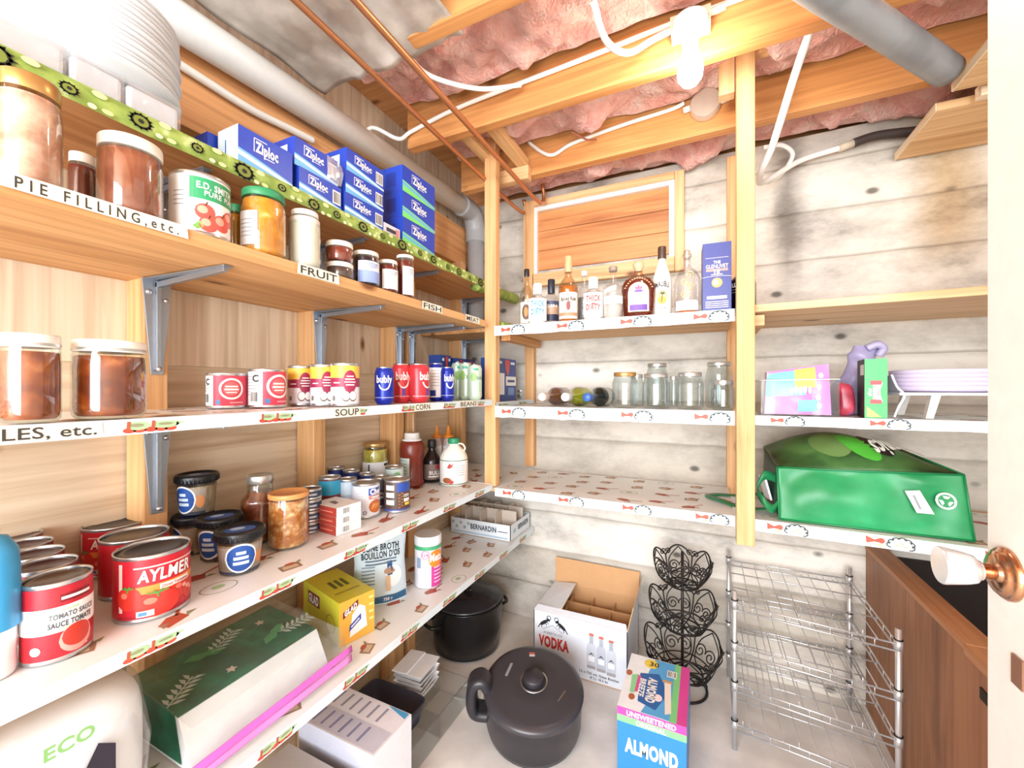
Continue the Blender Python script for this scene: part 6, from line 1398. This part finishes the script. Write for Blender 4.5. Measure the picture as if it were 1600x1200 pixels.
def d_gl(p, f, l, t_, w_, d, h):
    GO = hue('#e6d9c8', .4)
    p.text(f, 'THE', 0, h*.715, h*.04, GO, 2, w_*.25, .03); p.text(f, 'GLENLIVET', 0, h*.655, h*.055, GO, 2, w_*.78, .015); p.rect(f, 0, h*.60, w_*.76, h*.035, hue('#c98f84', .4), 1); p.text(f, '18', 0, h*.575, h*.06, GO, 3, None, .03); p.rect(f, 0, h*.535, w_*.4, h*.012, GO, 1)
    p.ring(f, 0, h*.48, w_*.6, h*.035, .0012, GO, 1, 20, 0, pi); p.disc(f, 0, h*.415, w_*.19, w_*.19, hue('#d9a05a', .4), 2); p.disc(f, -w_*.04, h*.42, w_*.1, w_*.12, hue('#f0d0a8', .4), 3)
    p.rect(f, 0, h*.20, w_*.7, h*.045, GO, 1)
    for k in range(4): p.rect(f, 0, h*(.14-.028*k), w_*.8, h*.010, GO, 1)
    p.rect(f, 0, h*.78, w_*.8, h*.005, GO, 1)
IND = hue('#40488c', .4)
carton(((g0.x+g1.x)/2, BY+.02, BT), g1.x-g0.x, .085, CZ+(606-379)*fwd((g0+g1)/2)/FPX-BT, -pi/2+.06, 'tall indigo whisky gift box on the bottle shelf', (IND, IND, hue('#5a62a4', .4), hue('#33397a', .4)), d_gl, 'gift_box')
bottle(cyl_at(1136, 1182, 405, BT, gapB=.085), 'black whisky bottle partly hidden behind the tall front post', [(.92, .001), (1, .012), (1, .52), (.92, .60), (.55, .68), (.34, .73), (.33, .84)], [(.36, .80), (.38, .81), (.38, .985), (.34, 1)], hue('#2a2b30', .2), glass('#8a8f98'), BLACK, lambda m, r, H: (m.text(wrap(r+.001, 0, -.5), 'BULLEIT', 0, H*.50, H*.07, WHITE, 2, r*1.2, .05), [m.rect(wrap(r+.001, 0, -.5), 0, H*(.42-.05*k), r*.9, H*.012, GREY, 2) for k in range(2)]), .6)
# =============================================================== middle back shelf: lying bottles and empty jars
def lying(un, ub, label, liq, gm, capm, lab=None, L=.285, rr=.0385):
    a_, b_ = onY(un, 606, BY+.022), onY(ub, 606, BY+.022+L*.93)
    t = thing('wine_bottle', label, 'bottle', (a_.x, a_.y, BM+rr+.0008), atan2(b_.y-a_.y, b_.x-a_.x), 'bottles lying on the middle back shelf')
    prof = [(.013, .0), (.0145, .004), (.0135, .02), (.0135, .075), (.018, .10), (rr*.85, .135), (rr, .155), (rr, L-.01), (rr*.9, L)]
    turn = lambda q: setattr(q, 'v', [(z, x, y) for x, y, z in q.v])
    m = MB(); m.lathe(prof, gm, 28); turn(m); m.build('glass_body', t)
    if liq: m = MB(); m.lathe([(.010, .055), (.0155, .10), (rr*.80, .137), (rr*.94, .157), (rr*.94, L-.012)], liq, 24); turn(m); m.build('contents', t)
    m = MB(); m.lathe([(.001, -.004), (.0155, -.004), (.0165, .0), (.0165, .048), (.0145, .052)], capm, 24); turn(m); m.build('cap', t)
    if lab:
        m = MB(); m.lathe([(rr+.0004, .175), (rr+.0004, L-.04)], lab, 28, cap0=False, cap1=False); turn(m); m.build('label', t)
lying(847, 880, 'pinkish brown bottle lying down, leftmost of three on the middle back shelf', hue('#8d5a4c', .3), glass('#f0e2dc'), hue('#e6cfc4', .4))
lying(883, 912, 'lime green bottle with a white cap, lying in the middle of three', hue('#c6d03a', .3), glass('#fafbe8'), hue('#eaeef0', .4), hue('#cdd65a', .4))
lying(917, 946, 'dark wine bottle with a blue cap lying beside the empty jars', None, hue('#17201d', .12), hue('#3a63a8', .35), hue('#e6e6e2', .5))
def ejar(u0, u1, vt, gap, label, lidm=LIDS, sh=.78, fill=None):
    p = cyl_at(u0, u1, vt, BM, gapB=gap)
    return jar(p, label, fill, lidm, .3, .84, .015, None, 'empty glass jars on the middle back shelf', 'empty_jar', 'jar', '#eef4f4', sh, bandm=None)
GLM = glass('#f1f6f6', 'thin_glass', .10, 1.0)
ejar(956, 997, 582, .03, 'empty glass jar with a gold lid, leftmost of the empty jars', LIDG)
ejar(984, 1006, 585, .20, 'small empty jar with a metal lid behind the gold lidded jar')
ejar(1003, 1047, 584, .02, 'empty glass jar with a metal lid, in front of a taller jar')
ejar(1009, 1044, 568, .19, 'taller empty jar with a metal lid, standing behind another jar left of centre')
ejar(1056, 1100, 582, .02, 'empty wide glass jar with a metal lid, third from the left in the front row')
ejar(1045, 1060, 588, .22, 'small empty jar seen in the gap between two front row jars')
ejar(1111, 1149, 594, .02, 'short empty jar with a metal lid beside the tall front post')
ejar(1102, 1145, 566, .19, 'tall empty jar with a wide metal lid behind the short jar near the tall post')
# =============================================================== right hand shelves
ZR = 1.113
yr_ = lambda x: BY+(1.46-BY)*(x-.142)/(1.40-.142)
t = thing('clear_bin', 'clear plastic bin holding the pink wipes pack beside the tall front post', 'bin', (.160, yr_(.16)+.012, ZR)); W_, D_, Hb = .200, .20, .112
m = MB(); m.box(0, 0, .001, W_, D_, .004, ACR)
for b in ((0, 0, W_, .003), (0, D_-.003, W_, D_), (0, 0, .003, D_), (W_-.003, 0, W_, D_)): m.box(b[0], b[1], .004, b[2], b[3], Hb, ACR)
m.build('bin_body', t)
m = MB(); m.tube([(0, 0, Hb), (W_, 0, Hb), (W_, D_, Hb), (0, D_, Hb)], .0022, hue('#dfe6e8', .2, .0, .0), 6, True); m.build('rim', t)
t = thing('wipes_pack', 'pink, teal and lime plastic wipes pack standing in the clear bin', 'pack', (.170, yr_(.17)+.020, ZR+.005))
PKW, TEW, LIW = hue('#dc86cc', .3), hue('#7cc7d6', .3), hue('#c4dc6a', .3)
m = MB(); cs = [Vector((0, 0, 0)), Vector((.172, .0, .0)), Vector((.168, .012, .155)), Vector((.008, .012, .132))]
quadpatch(m, cs, 30, 24, PKW, .012, .006, 20); quadpatch(m, [c+Vector((0, .045, 0)) for c in (cs[1], cs[0], cs[3], cs[2])], 20, 16, PKW, .008, .004, 20)
for i in range(4): quadpatch(m, [cs[i], cs[i]+Vector((0, .045, 0)), cs[(i+1) % 4]+Vector((0, .045, 0)), cs[(i+1) % 4]], 4, 4, PKW)
m.build('pack_body', t)
m = MB()
def wf_(s, q, l=1):
    a, b = min(1, max(0, s)), min(1, max(0, q)); p = cs[0]*(1-a)*(1-b)+cs[1]*a*(1-b)+cs[2]*a*b+cs[3]*(1-a)*b
    k = 16*a*(1-a)*b*(1-b); n_ = (cs[1]-cs[0]).cross(cs[3]-cs[0]).normalized()
    return p+n_*(.012*k+.0035*min(1, k*3)+.0018+LAY*l)
for i in range(6): m.strip(wf_, .0, .62, lambda s, i=i: max(0, min(1, (.35+.75*s)*0+.12+i*.14-.0*s))*.0+.40+.55*i/6, .40+.55*(i+1)/6, TEW, 1, 14) if i < 6 else None
for i in range(5): m.strip(wf_, .45, .78, .55+.42*i/5, .55+.42*(i+1)/5, LIW, 2, 10)
for i in range(4): m.strip(wf_, .5, .8, .06+.24*i/4, .06+.24*(i+1)/4, TEW, 2, 10)
[m.disc(wf_, .40+.07*k, .50+.02*(k % 2), .03, .08, hue('#f2c6e2', .4), 5, 10) for k in range(5)]
for cx_, cy_ in ((.80, .35), (.82, .55), (.86, .78), (.82, .18)): m.disc(wf_, cx_, cy_, .04, .055, hue('#f4e6f2', .4), 5, 10)
m.build('print', t)
t = thing('purple_bag', 'crumpled lavender plastic bag standing behind the clear bin and the green box', 'bag', (.424, 1.71, ZR)); LAV = hue('#9b94b8', .35)
m = MB()
def pb(a, b):
    th = 2*pi*a; w_ = (.055-.018*b+.012*sin(b*7)); x = .055*b**1.4+w_*cos(th)*(1.0 if b < .9 else .8); y = .03*sin(th)*(1-.5*b)
    p = Vector((x, y, .001+.225*b)); n_ = noise.noise(p*24)*.012; return p+Vector((n_*cos(th), n_*sin(th), 0))
m.grid(pb, 36, 26, LAV); m.add([pb(k/36, 1) for k in range(36)], [tuple(range(36))], hue('#8a84a8', .4)); m.build('bag_body', t)
m = MB(); m.tube(spline([(.05, -.02, .215), (.075, -.025, .226), (.09, -.02, .212), (.08, -.015, .19)], 7), .012, hue('#a9a4c6', .35), 10); m.build('rolled_top', t)
t = thing('red_snack_bag', 'small dark red bag between the lavender bag and the green box', 'bag', (.392, 1.60, ZR)); m = MB(); blob(m, (0, 0, .052), .022, .035, .050, speckle('#8f2438', '#c24a5c', 22, .3, '#6a5a96'), .55, 16, .2, 20); m.build('bag_body', t)
def d_grn(p, f, l, t_, w_, d, h):
    W2, R2 = hue('#f0ece6', .4), hue('#b9383c', .4)
    p.ring(f, w_*1.3, h*.44, w_*1.35, h*.42, .012, W2, 1, 14, pi-.45, pi+.45); p.rect(f, 0, h*.60, w_*.5, h*.07, R2, 2); p.rect(f, 0, h*.28, w_*.5, h*.07, R2, 2)
    p.rect(f, w_*.02, h*.44, w_*.30, h*.24, hue('#f2d8da', .4), 1); p.text(lambda s, q, l_=1: f(-q, s, l_), 'after', h*.44, w_*.28, w_*.18, W2, 2, h*.14)
    p.poly(f, [(-w_*.4, h*.02), (w_*.25, h*.02), (-w_*.4, h*.20)], hue('#a8e05a', .4), 1)
    p.rect(l, d*.2, h*.82, d*.5, h*.18, hue('#d8dce0', .5), 1)
carton((.441, yr_(.44)+.012, ZR), .050, .10, .170, -pi/2-.1, 'tall green box with a white and red ribbon print right of the lavender bag', (hue('#3da55c', .4), hue('#26282c', .5), hue('#4db46a', .4), hue('#26282c', .5)), d_grn, 'green_box')
sx0 = onY(1398, 606, yr_(.5)+.02)
t = thing('shelf_riser', 'white wire and plastic shelf riser carrying the lavender plates', 'rack', (sx0.x, yr_(.5)+.025, ZR)); RW = hue('#eceff2', .35)
MB().box(.012, 0, .066, .62, .24, .074, RW).build('platform', t, bevel=.002)
for (xa, xb) in ((.085, .105), (.50, .52)):
    for ya in (.015, .20): m = MB(); m.hexa([(xa-.012, ya, .001), (xb-.016, ya, .001), (xb-.016, ya+.02, .001), (xa-.012, ya+.02, .001), (xa, ya, .0655), (xb, ya, .0655), (xb, ya+.02, .0655), (xa, ya+.02, .0655)], hue('#e6e2da', .4)); m.build('leg', t)
m = MB()
for yy in (.004, .235): m.tube(spline([(-.004, yy, .125), (.008, yy, .09), (.024, yy, .066), (.012, yy, .035), (.002, yy, .004)], 6), .003, RW, 8)
m.add([(-.003, .005, .122), (.009, .005, .09), (.020, .005, .072), (.020, .234, .072), (.009, .234, .09), (-.003, .234, .122)], [(0, 1, 4, 5), (1, 2, 3, 4)], hue('#cfd3dc', .4)); m.build('side_guard', t)
plate = None; LAVP = hue('#d6cbe6', .3)
for (cx_, nn, lb) in ((.150, 5, 'lavender plate in the left stack on the white riser'), (.395, 5, 'lavender plate in the right stack, half hidden by the door')):
    for k in range(nn):
        lb_ = ('bottom', 'second from bottom', 'middle', 'second from top', 'topmost')[k]+' '+lb
        pos = (sx0.x+cx_, yr_(.5)+.025+.121, ZR+.0748+.0118*k)
        if plate is None:
            plate = thing('lavender_plate', lb_, 'plate', pos, 0, 'lavender plates in the left stack'); m = MB()
            m.lathe([(.095, 0), (.110, .002), (.1180, .006), (.1195, .0165), (.118, .0175), (.115, .0075), (.105, .0040), (.001, .0030)], LAVP, 48, cap1=False); m.build('dish', plate)
        else:
            o = dup(plate, pos, k*.4, lb_)
            if cx_ > .2: o['group'] = 'lavender plates in the right stack'
# green shopping bag
ZS = .785; t = thing('shopping_bag', 'green reusable shopping bag lying on its side on the lowest right hand shelf', 'bag', (0, 0, 0))
GB, GBD = speckle('#1f8650', '#28965d', 9, .4, '#34a56c'), hue('#1b7a48', .4)
bl, br, tr, tl = onZ(1219, 813, ZS+.004), onZ(1523, 846, ZS+.004), onY(1506, 742, 1.535), onY(1214, 730, 1.545)
bl.y = max(bl.y, yr_(bl.x)+.02); br.y = max(br.y, yr_(br.x)+.02)
D_ = Vector((0, .30, 0)); kl, kr = tl+Vector((-.01, .24, .035)), tr+Vector((-.06, .22, .035)); ml = (kl+kr)/2+Vector((.04, 0, .035))
m = MB(); quadpatch(m, [bl, br, tr, tl], 48, 26, GB, .012, .020, 11); m.build('front_panel', t, solid=.0015)
PRT = speckle('#1e2a1c', '#3f6a3a', 5, .35, '#5d8a4c', .42, .56)
m = MB()
def top(a, b):
    f_ = tl*(1-a)+tr*a; k_ = (kl*(1-a)+kr*a)+Vector((0, 0, .055*sin(pi*min(1, a*1.05))))
    p = f_*(1-b)+k_*b; return p+Vector((0, 0, .030*sin(pi*b)*sin(pi*a)+.006*noise.noise(p*14)*(4*b*(1-b))))
m.grid(top, 40, 16, PRT); m.build('printed_panel', t, solid=.0015)
m = MB(); tq = lambda s, q, l=1: Vector(top(s, q))+Vector((0, -.0006*l, .0016*l))
m.cdisc(tq, .56, .42, .09, .30, hue('#52b83f', .4), 2, rot=.15); m.cdisc(tq, .40, .48, .13, .30, hue('#6d8f52', .4), 1); m.cdisc(tq, .70, .55, .09, .30, hue('#2a1c22', .4), 2)
m.text(lambda s, q, l=1: tq(1.6-s, .9-q, l), 'Organics', .80, .45, .34, hue('#eef2ea', .4), 10, .36, .03, slope=1.1); m.build('print', t)
m = MB(); quadpatch(m, [br, br+D_*.85, kr, tr], 14, 16, GBD, .006, .008, 9); m.build('end_panel', t, solid=.0015)
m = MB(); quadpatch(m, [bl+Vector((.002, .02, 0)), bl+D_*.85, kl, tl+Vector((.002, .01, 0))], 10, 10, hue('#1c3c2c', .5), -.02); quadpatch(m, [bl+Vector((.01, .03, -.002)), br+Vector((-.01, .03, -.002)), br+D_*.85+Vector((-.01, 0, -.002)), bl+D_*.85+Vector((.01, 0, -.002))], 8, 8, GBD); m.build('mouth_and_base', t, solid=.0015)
m = MB()
for pl in ([bl, br], [br, tr], [tl, tr], [tl, bl], [tr, kr], [br, br+D_*.8]): m.tube([pl[0], (pl[0]+pl[1])/2+Vector((0, -.010, .0)) if pl[0] is tl and pl[1] is tr else (pl[0]+pl[1])/2, pl[1]], .0032, GBD, 6)
m.build('piping', t)
nf = (br-bl).cross(tl-bl).normalized(); pf = lambda s, q, l=1: (bl*(1-s)*(1-q)+br*s*(1-q)+tr*s*q+tl*(1-s)*q)+nf*(.012*16*s*(1-s)*q*(1-q)+.010+LAY*l)
m = MB(); m.poly(pf, [(.735, .36), (.82, .36), (.765, .72), (.69, .70)], hue('#eceef2', .5), 2); m.line(pf, (.755, .42), (.73, .64), .012, GREY, 4)
m.build('paper_tag', t)
m = MB(); m.disc(pf, .885, .58, .052, .13, hue('#e8f4ea', .5), 2); m.disc(pf, .885, .58, .040, .10, GB, 3)
for k in range(3):
    a = pi/2+2*pi*k/3; m.poly(pf, [(.885+.036*cos(a-.7), .58+.088*sin(a-.7)), (.885+.036*cos(a+.4), .58+.088*sin(a+.4)), (.885+.017*cos(a+.4), .58+.042*sin(a+.4)), (.885+.017*cos(a-.7), .58+.042*sin(a-.7))], hue('#e8f4ea', .5), 4)
m.build('recycling_mark', t)
def ribbon(pts, w_, mat, name, flatz=False):
    P = spline(pts, 8); m = MB(); vs = []
    for i, p in enumerate(P):
        tn_ = (P[min(i+1, len(P)-1)]-P[max(i-1, 0)]).normalized(); wv = Vector((0, 0, 1)).cross(tn_) if flatz else Vector((0, 0, 1))
        if wv.length < .01: wv = Vector((1, 0, 0))
        wv.normalize(); vs += [p+wv*w_/2, p-wv*w_/2]
    m.add(vs, [(2*i, 2*i+2, 2*i+3, 2*i+1) for i in range(len(P)-1)], mat, True); return m.build(name, t, solid=.002)
ribbon([tl+Vector((.0, .02, -.04)), tl+Vector((-.035, .0, -.03)), tl+Vector((-.055, -.005, -.075)), bl+Vector((-.045, -.01, .055)), bl+Vector((-.02, -.005, .03)), bl+Vector((.0, .015, .045))], .028, GBD, 'handle')
z_ = ZS+.006
ribbon([(.20, 1.80, z_+.012), (.12, 1.78, z_), (.045, 1.76, z_), (.015, 1.72, z_), (.05, 1.66, z_+.004), (.12, 1.60, z_), (.20, 1.58, z_+.012)], .034, GBD, 'handle', True)
m = MB(); m.box(-.002, 0, 0, .004, .06, .075, hue('#e6e8ee', .5)); o = m.build('paper_insert', t); o.location = tl+Vector((-.012, .03, -.115)); o.rotation_euler = (0, -.25, .2)
